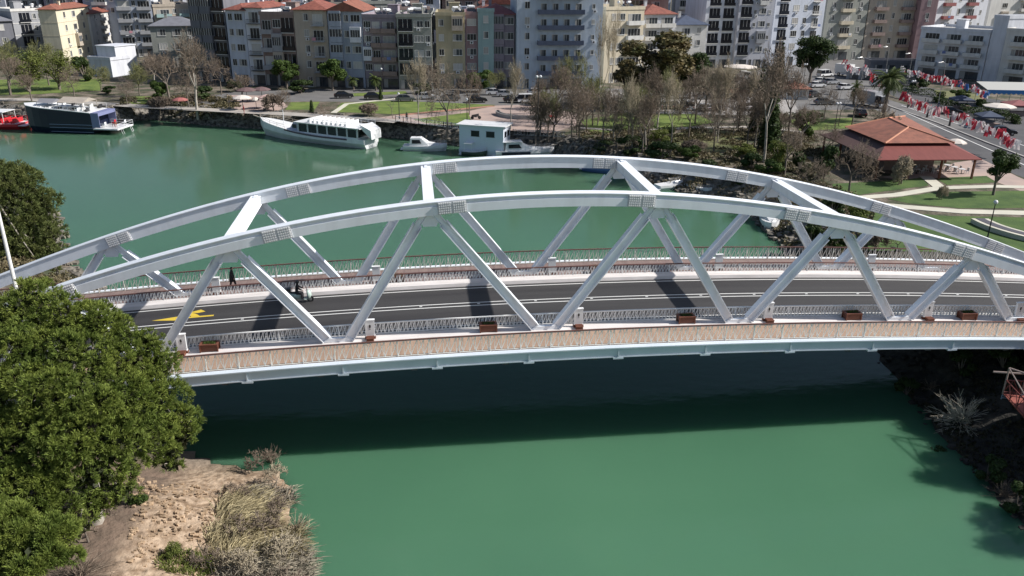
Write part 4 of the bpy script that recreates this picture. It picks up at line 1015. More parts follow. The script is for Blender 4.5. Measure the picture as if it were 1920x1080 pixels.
def tuft_pine(name, label, base, trunk_top, clumps, seed, per=26, tufts=1200, needle=.34, lm=L_pine, nw=.016):
    rng = np.random.RandomState(seed); b = np.array(clumps, float)
    # boughs: smaller rounded lobes on each clump, needle tufts on each bough
    sub_ = []
    for c in b:
        k = max(9, int(13*c[3]**2))
        for i in range(k):
            d = rng.normal(size=3); d[2] = abs(d[2])*1.1-.35; d /= np.linalg.norm(d); sub_.append((*(c[:3]+d*c[3]*rng.uniform(.70, 1.0)*np.array([1, 1, .85])), rng.uniform(.34, .62)*min(1.25, c[3])))
    sub_ = np.array(sub_); w = sub_[:, 3]**2; idx = rng.choice(len(sub_), tufts, p=w/w.sum())
    d = rng.normal(size=(tufts, 3)); d[:, 2] = np.abs(d[:, 2])*1.15-.45; d /= np.linalg.norm(d, axis=1)[:, None]
    C = sub_[idx, :3]+d*(sub_[idx, 3]*rng.uniform(.75, 1.05, tufts))[:, None]
    keep = np.ones(tufts, bool)
    for j in range(len(sub_)): keep &= ~((np.linalg.norm(C-sub_[j, :3], axis=1) < sub_[j, 3]*.62) & (idx != j))
    C = C[keep]; d = d[keep]; n = len(C); S = rng.uniform(.7, 1.3, n)
    nd = rng.normal(size=(n, per, 3))*.5+d[:, None, :]*.95+np.array([0, 0, .3]); nd /= np.linalg.norm(nd, axis=2)[:, :, None]
    L_ = needle*S[:, None]*rng.uniform(.75, 1.2, (n, per)); t = rng.normal(size=(n, per, 3)); e = np.cross(nd, t); e /= np.linalg.norm(e, axis=2)[:, :, None]
    A0 = C[:, None, :]+nd*.02; T = A0+nd*L_[:, :, None]; wv = e*nw*S[:, None, None]
    V = np.stack([A0-wv*.7, T-wv*.6, T+wv*.6, A0+wv*.7], 2).reshape(-1, 3); F = np.arange(len(V)).reshape(-1, 4); bo = np.array(base)
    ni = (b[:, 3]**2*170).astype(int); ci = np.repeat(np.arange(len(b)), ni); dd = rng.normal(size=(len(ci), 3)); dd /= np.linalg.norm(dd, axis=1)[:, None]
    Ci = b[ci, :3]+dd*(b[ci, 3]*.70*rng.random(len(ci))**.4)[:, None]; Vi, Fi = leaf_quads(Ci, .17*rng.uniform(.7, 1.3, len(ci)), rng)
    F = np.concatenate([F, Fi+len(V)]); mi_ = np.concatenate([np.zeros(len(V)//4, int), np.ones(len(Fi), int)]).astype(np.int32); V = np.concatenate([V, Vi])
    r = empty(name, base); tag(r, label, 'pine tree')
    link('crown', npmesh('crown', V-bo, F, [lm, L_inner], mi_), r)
    segs = []; prev = Vector((0, 0, -.5)); tt = Vector(trunk_top)-Vector(base)
    for i in range(6):
        q = tt*((i+1)/6)+Vector((.12*math.sin(i*1.7), .1*math.cos(i), 0)); segs.append((tuple(prev), tuple(q), .42-.05*i, .37-.05*i, 0)); prev = q
    rr = random.Random(seed)
    for c in clumps:
        c2 = Vector(c[:3])-Vector(base); h = rr.uniform(.35, .95); a = tt*h; mid = (a+c2)/2+Vector((0, 0, -.25)); segs += [(tuple(a), tuple(mid), .12, .08, 1), (tuple(mid), tuple(c2), .08, .04, 1)]
        for k in range(5):
            e = c2+Vector((rr.uniform(-1, 1), rr.uniform(-1, 1), rr.uniform(-.4, .9)))*c[3]*.8; segs.append((tuple(c2), tuple(e), .035, .018, 2))
    link('trunk', seg_mesh('trunk', segs, bark_pale, 6), r); return r
def clumps_from(px, zmin=0):
    out = []
    for u, v, y, rad in px:
        p = GY(u, v, y); out.append((p.x, p.y, p.z, rad*.9))
    return out
main = clumps_from([(60, 575, -7.5, 1.3), (120, 600, -8, 1.3), (20, 600, -7, 1.4), (175, 610, -8, 1.2), (225, 635, -8, 1.2), (-30, 640, -8, 1.6), (60, 650, -9.5, 1.7), (130, 670, -10, 1.6), (200, 690, -10, 1.5), (255, 680, -9, 1.2),
  (300, 690, -8.5, 1.0), (0, 720, -11, 1.8), (80, 740, -12, 1.8), (160, 750, -12, 1.7), (235, 755, -11, 1.5), (300, 750, -10, 1.3), (335, 790, -10, 1.0), (-20, 820, -12, 1.8), (50, 820, -13, 1.8), (130, 830, -13.5, 1.7), (210, 830, -13, 1.5), (275, 815, -11.5, 1.3),
  (330, 830, -10.5, .9), (320, 868, -10.8, .8), (100, 890, -14, 1.5), (180, 890, -14, 1.3), (225, 925, -14, .9), (20, 880, -14, 1.5), (180, 945, -14.3, .8), (265, 720, -9.5, 1.2), (285, 645, -8.2, .8), (90, 950, -15, 1.3), (30, 950, -15.5, 1.5), (-20, 930, -14, 1.6), (150, 985, -16, .7), (240, 880, -13, .9), (100, 620, -7.4, 1.1), (345, 815, -9.8, .8)])
gb = float(land([(-26.0, -13.6)])[0])
tuft_pine('pine_tree', 'huge bright green pine covering the near left end of the bridge', (-26.0, -12.6, gb), (-26.4, -10.5, 12), main, 5, tufts=24000, per=22, needle=.21, nw=.016)
low = clumps_from([(30, 1000, -18, 1.1), (90, 1010, -18, 1.0), (0, 1060, -19, 1.2), (60, 1050, -19, 1.0), (115, 1040, -18.5, .7), (-20, 980, -18, 1.1)])
gb = float(land([(-27.0, -18)])[0])
tuft_pine('pine_tree', 'smaller pine at the bottom left corner below the huge one', (-27.6, -18.2, gb), (-27.0, -18.2, gb+3.2), low, 8, tufts=5500, per=22, needle=.21, nw=.016)
back = clumps_from([(10, 345, 36, 2.0), (45, 345, 38, 1.8), (75, 380, 38, 1.7), (20, 390, 36, 2.4), (60, 420, 37, 2.2), (95, 440, 36, 1.3), (10, 440, 35, 2.4), (50, 470, 35, 2.2), (90, 480, 35, 1.6), (-20, 400, 36, 2.4), (20, 330, 38, 1.4), (20, 500, 34, 2.0), (80, 505, 33, 1.3)])
gb = float(land([(-46.5, 34)])[0])
tuft_pine('pine_tree', 'dark olive green pine behind the left end of the far arch', (-50.5, 34.5, 3.2), (-51.0, 35, 10), back, 9, tufts=9000, per=14, needle=.34, nw=.03, lm=leafmat('old_pine_needles', (.10, .13, .04), isl=.45, c2=(.16, .18, .06)))

# near banks: reeds, bare shrubs, rocks
def scatter_bush(kind, x, y, s, label, name='bush', sz=1.0, rz=None):
    H, Wd, parts = TREES[kind]; z = float(land([(x, y)])[0])
    r = empty(name, (x, y, z-.1), RT.uniform(0, 6.28) if rz is None else rz); r.scale = (s, s, s*sz); tag(r, label, 'bush')
    for n, me in parts: link(n, me, r)
    return r
def pg(u, v, z=1.2):
    p = G(u, v, z); return p.x, p.y
for k, u, v, s, lab in [('near_bush_pale', 515, 885, .62, 'bare shrub on the waterline at the tip of the sandy bank'), ('near_bush', 470, 1000, .8, 'tangled bare bush spreading over the reeds'), ('near_bush_pale', 530, 1040, .8, 'pale bare shrub leaning over the green water'),
  ('near_bush', 520, 960, .75, 'brown bare shrub behind the reeds at the water edge'), ('near_bush', 180, 1075, 1.05, 'large dark bare shrub on the brown slope below the pine'), ('near_bush_pale', 100, 1090, .9, 'grey bare shrub at the bottom left edge'), ('near_bush_pale', 450, 1085, .8, 'pale tangled shrub at the bottom edge among reeds'),
  ('near_bush', 400, 1075, .6, 'small brown bush between sand and reeds'), ('near_bush', 545, 1085, .7, 'thin bare bush overhanging the water at the bottom edge'), ('near_bush', 490, 850, .6, 'dark bare shrub in the bridge shadow'), ('near_bush', 440, 930, .5, 'low bare bush at the upper end of the reeds'), ('bush_yellow', 330, 1070, .22, 'low green plant on the sandy bank at the bottom'),
  ('bush_green', 275, 990, .13, 'small bright green plant in the middle of the sand')]:
    scatter_bush(k, *pg(u, v), s*(1.35 if 'near' in k else 1), lab, name='bush')
def reeds(name, label, cx_, cy_, rx, ry, n, Lr, seed, m_, lean, stuff=True):
    rng = np.random.RandomState(seed); a = rng.uniform(0, 6.283, n); q = rng.random(n)**.5
    P0 = np.stack([cx_+np.cos(a)*q*rx, cy_+np.sin(a)*q*ry, np.zeros(n)], 1); P0[:, 2] = land(P0[:, :2])
    P0[:, 2] = np.maximum(P0[:, 2], -.1)
    d = np.array(lean)+rng.normal(size=(n, 3))*.42; d[:, 2] = np.abs(d[:, 2])*.6+.08; d /= np.linalg.norm(d, axis=1)[:, None]
    L_ = Lr*rng.uniform(.4, 1.2, n)[:, None]; t = np.cross(d, rng.normal(size=(n, 3))); t /= np.linalg.norm(t, axis=1)[:, None]; w = t*.022
    mid = P0+d*L_*.6+np.array([0, 0, .12]); T = P0+d*L_*np.array([1, 1, .75])
    V = np.concatenate([np.stack([P0-w, mid-w, mid+w, P0+w], 1), np.stack([mid-w, T-w*.2, T+w*.2, mid+w], 1)]).reshape(-1, 3)
    o = link(name, npmesh(name, V, np.arange(len(V)).reshape(-1, 4), m_)); tag(o, label, 'reeds', kind='stuff'); return o
grey_reeds = mat('grey_reeds', (.22, .19, .15), .9, col2=(.30, .27, .20), scale=1.5, island=.4)
for q, (u, v, rx, ry, n, ln, le, mt, lab) in enumerate([(455, 960, 1.5, 1.9, 1500, 1.5, (.7, .55, .12), L_dry, 'flattened straw coloured reeds at the upper edge of the sandy bank'), (500, 1000, 1.7, 1.8, 1500, 1.4, (.6, -.3, .15), L_dry, 'straw coloured reeds fanned out toward the water'),
   (440, 1030, 1.5, 1.6, 1300, 1.3, (.3, .7, .18), L_dry, 'straw coloured reeds beside the small brown bush'), (520, 1045, 1.6, 2.0, 1800, 1.2, (.6, .2, .2), grey_reeds, 'grey tangled dead reeds along the bottom water edge'), (470, 1085, 1.8, 1.4, 1500, 1.2, (.4, -.5, .2), grey_reeds, 'grey dead reeds at the bottom edge of the photo'), (500, 915, 1.5, 1.2, 700, 1.0, (.5, .2, .2), grey_reeds, 'thin grey twigs and reeds under the bare shoreline shrub')]):
    x, y = pg(u, v); reeds('dry_reeds', lab, x, y, rx, ry, n, ln, 3+q, mt, le)
x, y = pg(355, 1080); reeds('grass', 'sparse green grass tufts at the foot of the sandy bank', x, y, 1.4, 1.2, 700, .4, 15, L_yel, (.1, .1, .8))
x, y = pg(268, 985); reeds('grass', 'small patch of bright green grass in the sand', x, y, .5, .6, 320, .35, 16, L_mid, (.1, .1, .8))
# rocks as loose rubble: too many to count
def rubble(name, label, pts, seed, m_, s0=.12, s1=.4):
    rng = random.Random(seed); m = MB()
    for x, y in pts:
        z = float(land([(x, y)])[0]); s = rng.uniform(s0, s1); c = Vector((x, y, max(z, -.1)+s*.15)); vs = []
        for dx, dy, dz in ((-1,-1,-1),(1,-1,-1),(1,1,-1),(-1,1,-1),(-1,-1,1),(1,-1,1),(1,1,1),(-1,1,1)):
            vs.append((c.x+dx*s*rng.uniform(.3, .65), c.y+dy*s*rng.uniform(.3, .65), c.z+dz*s*rng.uniform(.2, .5)))
        m.add(vs, [(0,3,2,1),(4,5,6,7),(0,1,5,4),(1,2,6,5),(2,3,7,6),(3,0,4,7)])
    o = m.build(name, m_); tag(o, label, 'rocks', kind='stuff')
rockm = mat('rubble_rock', (.24, .215, .18), .95, col2=(.11, .10, .085), scale=2.0, island=.35)
sandrock = mat('sand_rock', (.42, .31, .21), .95, col2=(.30, .21, .13), scale=3.0, island=.3)
rg = random.Random(8); pts = []
for i in range(1400):
    u = rg.uniform(250, 470); v = rg.uniform(885, 1080)
    if u > 445-(v-885)*.25 or rg.random() > .35+.65*math.sin(u*.09+v*.05)**2: continue
    pts.append(pg(u, v, 2.0))
rubble('rubble', 'sunlit sandy rubble on the near left bank', pts, 2, sandrock, .04, .20)
pts = []
for i in range(len(river)-1):
    a, b = Vector(river[i]), Vector(river[i+1])
    if a.y < 30 or a.x < -140: continue
    n = int((b-a).length*7)
    for k in range(n):
        p = a+(b-a)*rg.random(); q = p+Vector(((b-a).y, -(b-a).x)).normalized()*rg.uniform(-.3, 3.0)*(1)
        q2 = p-Vector(((b-a).y, -(b-a).x)).normalized()*rg.uniform(-.3, 3.0)
        for t in (q, q2):
            if -3.4 < -float(sdf(np.array([[t.x, t.y]]))[0]) < .3: pts.append((t.x, t.y)); break
rubble('rubble', 'dark rubble wall along the far river bank', pts, 3, rockm, .3, .75)
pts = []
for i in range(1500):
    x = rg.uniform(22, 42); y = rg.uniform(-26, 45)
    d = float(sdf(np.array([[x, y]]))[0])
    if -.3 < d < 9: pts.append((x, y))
rubble('rubble', 'dark rubble on the right bank under and beside the bridge', pts, 4, mat('shade_dark_rock', (.05, .045, .04), .95, col2=(.025, .023, .02), scale=2, island=.4), .12, .45)  # bank rubble darkened like the soil, tree shade put into its colour
# trees on the right bank outside the frame that shade it
nms = ['nearest the bridge', 'second from the bridge', 'third from the bridge', 'beside the right abutment', 'farthest upstream', 'fifth from the bridge', 'right behind the red terrace', 'set back from the water']
for i, (x, y, s) in enumerate([(38.6, -11, .8), (44, -20, 1.0), (39.5, -26, .85), (44, -5.5, 1.0), (41, -35, 1.0), (37.5, -17, .75), (43, -10, 1.0), (47, -14, 1.1)]):
    H, Wd, parts = TREES['round_dark']; r = empty('leafy_tree', (x, y, GZ-.1), i); r.scale = (s, s, s)
    tag(r, 'round dark tree on the right bank, '+nms[i], 'tree', 'trees on the right bank')
    for n, me in parts: link(n, me, r)
def spiky(u, v, Rr, n, m_, label, seed, z=None):
    rng = random.Random(seed); p = GT(u, v); segs = []
    for i in range(n):
        a = rng.uniform(0, 6.283); el = rng.uniform(.05, 1.5); d = Vector((math.cos(a)*math.cos(el), math.sin(a)*math.cos(el), math.sin(el))); q = Vector((rng.uniform(-.15, .15), rng.uniform(-.15, .15), 0)); L_ = Rr*rng.uniform(.5, 1.1); r0 = rng.uniform(.014, .03)
        for k in range(4):
            q2 = q+d*L_/4; segs.append((tuple(q), tuple(q2), r0*(1-.2*k), r0*(.8-.2*k), 0))
            if k > 0:
                for _ in range(2): e = (d+Vector((rng.uniform(-1, 1), rng.uniform(-1, 1), rng.uniform(-.5, .8)))*.7).normalized(); segs.append((tuple(q), tuple(q+e*L_*.25), .012, .006, 1))
            q = q2; d = (d+Vector((rng.uniform(-.2, .2), rng.uniform(-.2, .2), -.12))).normalized()
    r = empty('bush', p); tag(r, label, 'bush'); link('branches', seg_mesh('branches', segs, m_, 4), r)
spiky(1800, 795, 2.5, 110, mat('brightened_twigs', (.52, .47, .38), .9, island=.3), 'pale spiky bare shrub on the shaded bank left of the red terrace', 4)  # twigs made paler, sunlight missing in the shade put into their colour
spiky(1745, 730, 1.0, 30, twig, 'small dark spiky shrub under the bridge at right', 5)
spiky(1880, 930, 1.2, 40, twig, 'dark spiky shrub on the right bank below the red terrace', 6)
spiky(508, 872, 1.5, 50, twig, 'spiky dark shrub standing at the waterline in the bridge shadow', 7)
spiky(560, 1000, 1.6, 45, twig_pale, 'pale spiky shrub hanging over the water right of the reeds', 8)
spiky(150, 1085, 2.0, 60, twig, 'spiky grey shrub at the bottom edge below the pines', 9)
for i, (u, v, s) in enumerate([(1850, 900, .5), (1905, 960, .55), (1760, 850, .4), (1700, 740, .45), (1880, 1010, .5), (1800, 700, .6), (1880, 690, .6)]):
    p = GT(u, v); scatter_bush('bush_dark', p.x, p.y, s, 'dark ivy clump on the shaded right bank, '+['below the spiky pale shrub', 'left of the bottom right corner', 'at the waterline by the pale shrub', 'leftmost under the bridge', 'lowest at the right edge', 'under the bridge behind the pale shrub', 'under the bridge at the right edge'][i])

hedge((1672, 168), (1765, 184), 1.2, 1.3, 'long dark hedge between the road and the white modern hotel', 1)
hedge((1756, 192), (1850, 222), 1.6, 1.1, 'dark hedge under the middle bunting', 2)
hedge((1835, 198), (1905, 232), 1.2, 1.2, 'dark hedge beside the white parasol at right', 3)
hedge((1155, 246), (1260, 250), 1.6, .9, 'low dark hedge behind the inner river bend', 4)
hedge((1470, 222), (1540, 219), 1.0, .8, 'low hedge at the edge of the lime lawn by the road', 5)

def undergrowth(name, label, poly, n, m_, seed, S=.16, hmax=.9, thr=.5):
    rng = np.random.RandomState(seed); pts = [G(u, v, GZ) for u, v in poly]; Q = np.array([(p.x, p.y) for p in pts]); lo, hi = Q.min(0), Q.max(0)
    P_ = rng.uniform(lo, hi, (n*3, 2)); ins = np.zeros(len(P_), bool)
    for i in range(len(Q)):
        a, b = Q[i], Q[(i+1) % len(Q)]; c = ((a[1] > P_[:, 1]) != (b[1] > P_[:, 1]))
        with np.errstate(divide='ignore', invalid='ignore'): ins ^= c & (P_[:, 0] < a[0]+(P_[:, 1]-a[1])*(b[0]-a[0])/(b[1]-a[1]))
    nz = vnoise(P_, .55, seed)*.6+vnoise(P_, 1.7, seed+1)*.4; k = ins & (nz > thr) & (sdf(P_) > .2); P_ = P_[k]; nz = nz[k]
    C = np.column_stack([P_, land(P_)+rng.random(len(P_))*hmax*(nz-thr)/.35]); V, F = leaf_quads(C, S*rng.uniform(.5, 1.3, len(C)), rng)
    tag(link(name, npmesh(name, V, F, m_)), label, 'undergrowth', kind='stuff')
L_scrub = leafmat('scrub_leaves', (.08, .078, .035), c2=(.19, .155, .09), trans=.1, isl=.5)
undergrowth('undergrowth', 'brown and olive scrub on the far river slope under the bare trees', [(1080, 250), (1200, 240), (1420, 245), (1530, 250), (1560, 345), (1640, 400), (1620, 470), (1500, 480), (1440, 400), (1300, 345), (1120, 300)], 48000, L_scrub, 1, thr=.46)
undergrowth('undergrowth', 'scrub and dead leaves on top of the left far bank', [(225, 185), (430, 180), (460, 205), (300, 206), (225, 200)], 12000, L_scrub, 2, thr=.48)
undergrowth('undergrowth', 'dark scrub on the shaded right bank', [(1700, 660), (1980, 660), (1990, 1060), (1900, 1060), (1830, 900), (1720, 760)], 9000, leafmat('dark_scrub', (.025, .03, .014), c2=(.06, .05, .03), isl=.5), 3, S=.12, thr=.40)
undergrowth('undergrowth', 'scrub behind the left end of the far arch', [(-60, 470), (150, 470), (200, 560), (60, 600), (-60, 600)], 9000, L_scrub, 4, S=.14, thr=.42)

# ------------------------------------------------------------------ things standing on the bridge
def DK(u, v, dz=0.16):
    z = WATER_TO_DECK
    for _ in range(20):
        p = G(u, v, z+dz); z = zd(p.x)
    return p
def monolith_meshes():
    a = MB(); a.box(-.30, .30, -.09, .09, .24, 1.34); a.box(-.33, .33, -.12, .12, 1.34, 1.40); a.box(-.33, .33, -.12, .12, .18, .24)
    e = MB()   # dark crest: shield over a small bar
    for s, y in ((-1, -.094), ):
        e.prism([(-.06, .86), (0, .76), (.06, .86), (.06, 1.0), (0, 1.05), (-.06, 1.0)], y-.008, y); e.prism([(-.05, .70), (.05, .70), (.05, .73), (-.05, .73)], y-.008, y)
    b = MB(); b.box(-.25, .25, -.62, .0, 0, .05); b.box(-.23, .23, -.60, -.1, .05, .22)
    for i in range(6): b.box(-.26, .26, -.62+i*.09, -.56+i*.09, .221, .25)
    b.box(-.36, .36, -.13, .13, 0, .17)
    return a.mesh('panel', whitepl), e.mesh('crest', dark), b.mesh('bench_base', woodred)
mm = monolith_meshes()
def monolith(p, rz, label, grp):
    r = empty('information_pillar', p, rz); tag(r, label, 'pillar', grp)
    q = link('panel', mm[0], r); link('crest', mm[1], q); link('bench_base', mm[2], r)
nm = ['at the foot of the leftmost visible strut, next to the pine', 'just right of the strut foot in the left half of the near walk', 'right of the strut foot at the middle of the near walk', 'between the third and fourth planter on the near walk', 'right of the fourth strut foot on the near walk', 'at the right edge of the near walk']
for (u, v), l in zip([(335, 676), (694, 644), (1086, 617), (1444, 606), (1746, 604), (1915, 604)], nm):
    x = DK(u, v).x; monolith((x, .12, zd(x)+.16), 0, 'white pillar with crest '+l, 'white pillars on the near walk')
nm = ['left of the scooter on the far kerb', 'right of the scooter on the far kerb', 'at the middle of the far kerb', 'right of the middle on the far kerb', 'toward the right end of the far kerb']
for (u, v), l in zip([(401, 562), (706, 535), (1036, 517), (1350, 510), (1640, 512)], nm):
    x = DK(u, v).x; monolith((x, 10.55, zd(x)+.16), math.pi, 'plain backed white pillar '+l, 'white pillars on the far kerb')
def planter_mesh():
    m = MB(); 
    for i in range(5): m.box(-.52-.008*i, .52+.008*i, -.27-.008*i, .27+.008*i, .03+i*.095, .115+i*.095)
    m.box(-.60, .60, -.35, -.22, .505, .55); m.box(-.60, .60, .22, .35, .505, .55); m.box(-.60, -.47, -.22, .22, .505, .55); m.box(.47, .60, -.22, .22, .505, .55)
    for sx in (-1, 1):
        for sy in (-1, 1): m.box(sx*.56-.04, sx*.56+.04, sy*.31-.04, sy*.31+.04, 0, .504)
    s = MB(); s.box(-.47, .47, -.22, .22, .40, .46)
    return m.mesh('box', woodred), s.mesh('soil', mat('planter_soil', (.06, .045, .03), .95, col2=(.05, .07, .025), scale=6))
pm_ = planter_mesh()
g = np.random.RandomState(3); C = np.stack([g.uniform(-.42, .42, 240), g.uniform(-.18, .18, 240), .47+g.random(240)*.16], 1); V, F = leaf_quads(C, .045, g)
pl_me = npmesh('plants', V, F, L_mid)
nm = ['leftmost planter, beside the pine and the first pillar', 'second planter from the left, in the shadow of a cross beam', 'third planter, near the middle right of the near walk', 'fourth planter, left of the fourth strut foot', 'rightmost planter of the near walk']
for (u, v), l in zip([(387, 671), (917, 627), (1290, 610), (1604, 604), (1822, 604)], nm):
    x = DK(u, v).x; r = empty('planter', (x, .18, zd(x)+.16)); tag(r, 'red brown wooden '+l, 'planter', 'wooden planters on the near walk')
    b = link('box', pm_[0], r); link('soil', pm_[1], b); link('plants', pl_me, r)
for (u, v), l in zip([(745, 530), (1120, 512)], ['right of the strut feet in the left half of the far kerb', 'by the shadow near the middle of the far kerb']):
    x = DK(u, v).x; r = empty('planter', (x, 10.6, zd(x)+.16)); tag(r, 'red brown planter '+l, 'planter', 'wooden planters on the far kerb')
    b = link('box', pm_[0], r); link('soil', pm_[1], b); link('plants', pl_me, r)

# ------------------------------------------------------------------ people (one skinned surface each)
def skin(name, joints, edges, m, parent=None, sub=1):
    me = bpy.data.meshes.new(name); me.from_pydata([j[:3] for j in joints], edges, []); me.materials.append(m)
    o = bpy.data.objects.new(name, me); COL.objects.link(o)
    if parent: o.parent = parent
    md = o.modifiers.new('skin', 'SKIN'); md.use_smooth_shade = True
    for i, j in enumerate(joints):
        sv = me.skin_vertices[0].data[i]; sv.radius = (j[3], j[4] if len(j) > 4 else j[3]); sv.use_root = (i == 0)
    s = o.modifiers.new('sub', 'SUBSURF'); s.levels = sub; s.render_levels = sub
    return o
skinm = mat('skin', (.42, .26, .19), .6); hairm = mat('dark_hair', (.02, .015, .012), .7)
black_cloth = mat('black_clothes', (.018, .018, .022), .85); blue_cloth = mat('blue_clothes', (.06, .08, .16), .85); red_cloth = mat('red_clothes', (.35, .04, .04), .8); grey_cloth = mat('grey_clothes', (.2, .2, .21), .85)
def person(loc, rz, label, top, bottom=None, pose='walk', parent=None, bulk=1.0):
    r = empty('person', loc, rz); tag(r, label, 'person')
    if pose == 'sit':
        J = [(0,0,.80,.13,.10), (0,.02,1.02,.13,.10), (0,.06,1.28,.15,.10), (0,.08,1.42,.055), (0,.11,1.60,.085,.10),
             (-.18,.07,1.34,.055), (-.24,.25,1.14,.045), (-.25,.48,1.05,.035), (.18,.07,1.34,.055), (.24,.25,1.14,.045), (.25,.48,1.05,.035),
             (-.12,.02,.78,.09), (-.17,.42,.74,.075), (-.15,.40,.32,.055), (.12,.02,.78,.09), (.17,.42,.74,.075), (.15,.40,.32,.055), (-.15,.54,.28,.04), (.15,.54,.28,.04)]
        E = [(0,1),(1,2),(2,3),(3,4),(2,5),(5,6),(6,7),(2,8),(8,9),(9,10),(0,11),(11,12),(12,13),(0,14),(14,15),(15,16),(13,17),(16,18)]
    else:
        s = .22 if pose == 'walk' else .03
        J = [(0,0,.95,.14,.10), (0,0,1.15,.125,.095), (0,.01,1.38,.15,.10), (0,.02,1.48,.05), (0,.04,1.64,.08,.095),
             (-.19,0,1.40,.055), (-.24,-.04-s*.3,1.14,.045), (-.24,.06-s*.3,.90,.035), (.19,0,1.40,.055), (.24,-.02+s*.3,1.14,.045), (.24,.12+s*.3,.90,.035),
             (-.10,0,.90,.095), (-.11,s*.7,.50,.07), (-.11,s,.09,.05), (.10,0,.90,.095), (.11,-s*.4,.50,.07), (.11,-s,.09,.05), (-.11,s+.13,.04,.04), (.11,-s+.13,.04,.04)]
        E = [(0,1),(1,2),(2,3),(3,4),(2,5),(5,6),(6,7),(2,8),(8,9),(9,10),(0,11),(11,12),(12,13),(0,14),(14,15),(15,16),(13,17),(16,18)]
    J = [(*j[:3], *[q*(bulk if i != 4 else 1) for q in j[3:]]) for i, j in enumerate(J)]
    skin('body', J, E, top, r)
    if bulk > 1 and pose == 'walk':
        m = MB(); m.loft([[(math.cos(k*.628)*a, math.sin(k*.628)*b+c, z) for k in range(10)] for a, b, c, z in ((.27, .24, .0, .62), (.25, .20, .0, .95), (.23, .16, .0, 1.2), (.22, .14, .01, 1.38), (.10, .09, .02, 1.5))]); m.build('coat', top, r, True)
    h = J[4]; m = MB(); m.ball((h[0], h[1]+.035, h[2]+.02), .074, .082, .10, 12, 8); m.ball((h[0], h[1]+.125, h[2]+.01), .012, .02, .02, 6, 4); m.build('face', skinm, r, True)
    m = MB(); m.ball((h[0], h[1]-.005, h[2]+.055), .088, .10, .10, 12, 8); m.build('hair', hairm, r, True)
    for sx in (7, 10):
        j = J[sx]; m = MB(); m.ball((j[0], j[1]+.03, j[2]-.03), .028, .04, .05, 8, 5)
        for k in range(4): m.tube((j[0]-.025+.016*k, j[1]+.05, j[2]-.06), (j[0]-.025+.016*k, j[1]+.075, j[2]-.12+.006*abs(k-1.5)), .008, .006, n=5)
        m.tube((j[0]-.03 if j[0] > 0 else j[0]+.03, j[1]+.04, j[2]-.03), (j[0]-.045 if j[0] > 0 else j[0]+.045, j[1]+.09, j[2]-.07), .009, .007, n=5); m.build('hand', skinm, r, True)
    if bottom:
        m = MB()
        for a, b in ((11, 12), (12, 13), (14, 15), (15, 16)): m.tube(J[a][:3], J[b][:3], J[a][3]*1.12, J[b][3]*1.12, n=10)
        m.ball(J[0][:3], .16, .12, .12, 10, 6); m.build('trousers', bottom, r, True)
    return r
p = DK(437, 541, .03); person((p.x, 11.9, zd(p.x)+.03), R(-95), 'pedestrian in dark clothes walking on the far boardwalk', black_cloth, pose='walk', bulk=1.35)
# scooter with rider
p = DK(566, 566, 0); sx_, sy_ = p.x, 7.9; zs = zd(sx_)
sc_ = empty('motor_scooter', (sx_, sy_, zs), R(-90)); tag(sc_, 'pale mint motor scooter driving along the far lane edge line', 'scooter')
mint = mat('mint_paint', (.50, .62, .56), .3)
m = MB()
for nx_ in ((-.09, .09),):
    m.loft([[(-.05, .78, .55), (.05, .78, .55), (.10, .72, .9), (-.10, .72, .9)], [(-.22, .60, .25), (.22, .60, .25), (.20, .52, .95), (-.20, .52, .95)], [(-.20, .45, .24), (.20, .45, .24), (.10, .42, .92), (-.10, .42, .92)]])
    m.box(-.19, .19, -.05, .50, .24, .32)
    m.loft([[(-.17, -.02, .28), (.17, -.02, .28), (.15, -.02, .68), (-.15, -.02, .68)], [(-.20, -.4, .32), (.20, -.4, .32), (.18, -.4, .74), (-.18, -.4, .74)], [(-.10, -.86, .50), (.10, -.86, .50), (.09, -.86, .76), (-.09, -.86, .76)]])
m.build('body', mint, sc_, True)
m = MB(); m.loft([[(-.12, -.02, .69), (.12, -.02, .69), (.10, -.02, .75), (-.10, -.02, .75)], [(-.15, -.45, .75), (.15, -.45, .75), (.13, -.45, .83), (-.13, -.45, .83)], [(-.08, -.82, .77), (.08, -.82, .77), (.07, -.82, .84), (-.07, -.82, .84)]]); m.build('seat', dark, sc_, True)
for y in (.66, -.62):
    m = MB(); m.tube((-.055, y, .25), (.055, y, .25), .25, n=18); w_ = m.build('wheel', rubber, sc_); m = MB(); m.tube((-.065, y, .25), (.065, y, .25), .13, n=12); m.build('rim', chrome, w_)
m = MB(); m.tube((0, .62, .3), (0, .46, 1.02), .03, n=6); m.tube((-.33, .42, 1.04), (.33, .42, 1.04), .018, n=6)
for s in (-1, 1): m.tube((s*.25, .44, 1.04), (s*.33, .50, 1.22), .008, n=4); m.ball((s*.34, .50, 1.25), .06, .015, .04, 8, 4)
m.build('handlebar', dark, sc_); m = MB(); m.ball((0, .75, .86), .08, .04, .08, 10, 5); m.build('headlight', whitepl, sc_)
m = MB(); m.box(-.2, .2, -1.05, -.72, .86, 1.16); m.build('top_case', dark, sc_)
rd_ = person((sx_-.32, sy_, zs), R(-90), 'rider in dark clothes and helmet sitting on the mint scooter', black_cloth, pose='sit', bulk=1.4)
m = MB(); m.ball((0, .12, 1.63), .135, .15, .145, 12, 8); m.build('helmet', dark, rd_, True)

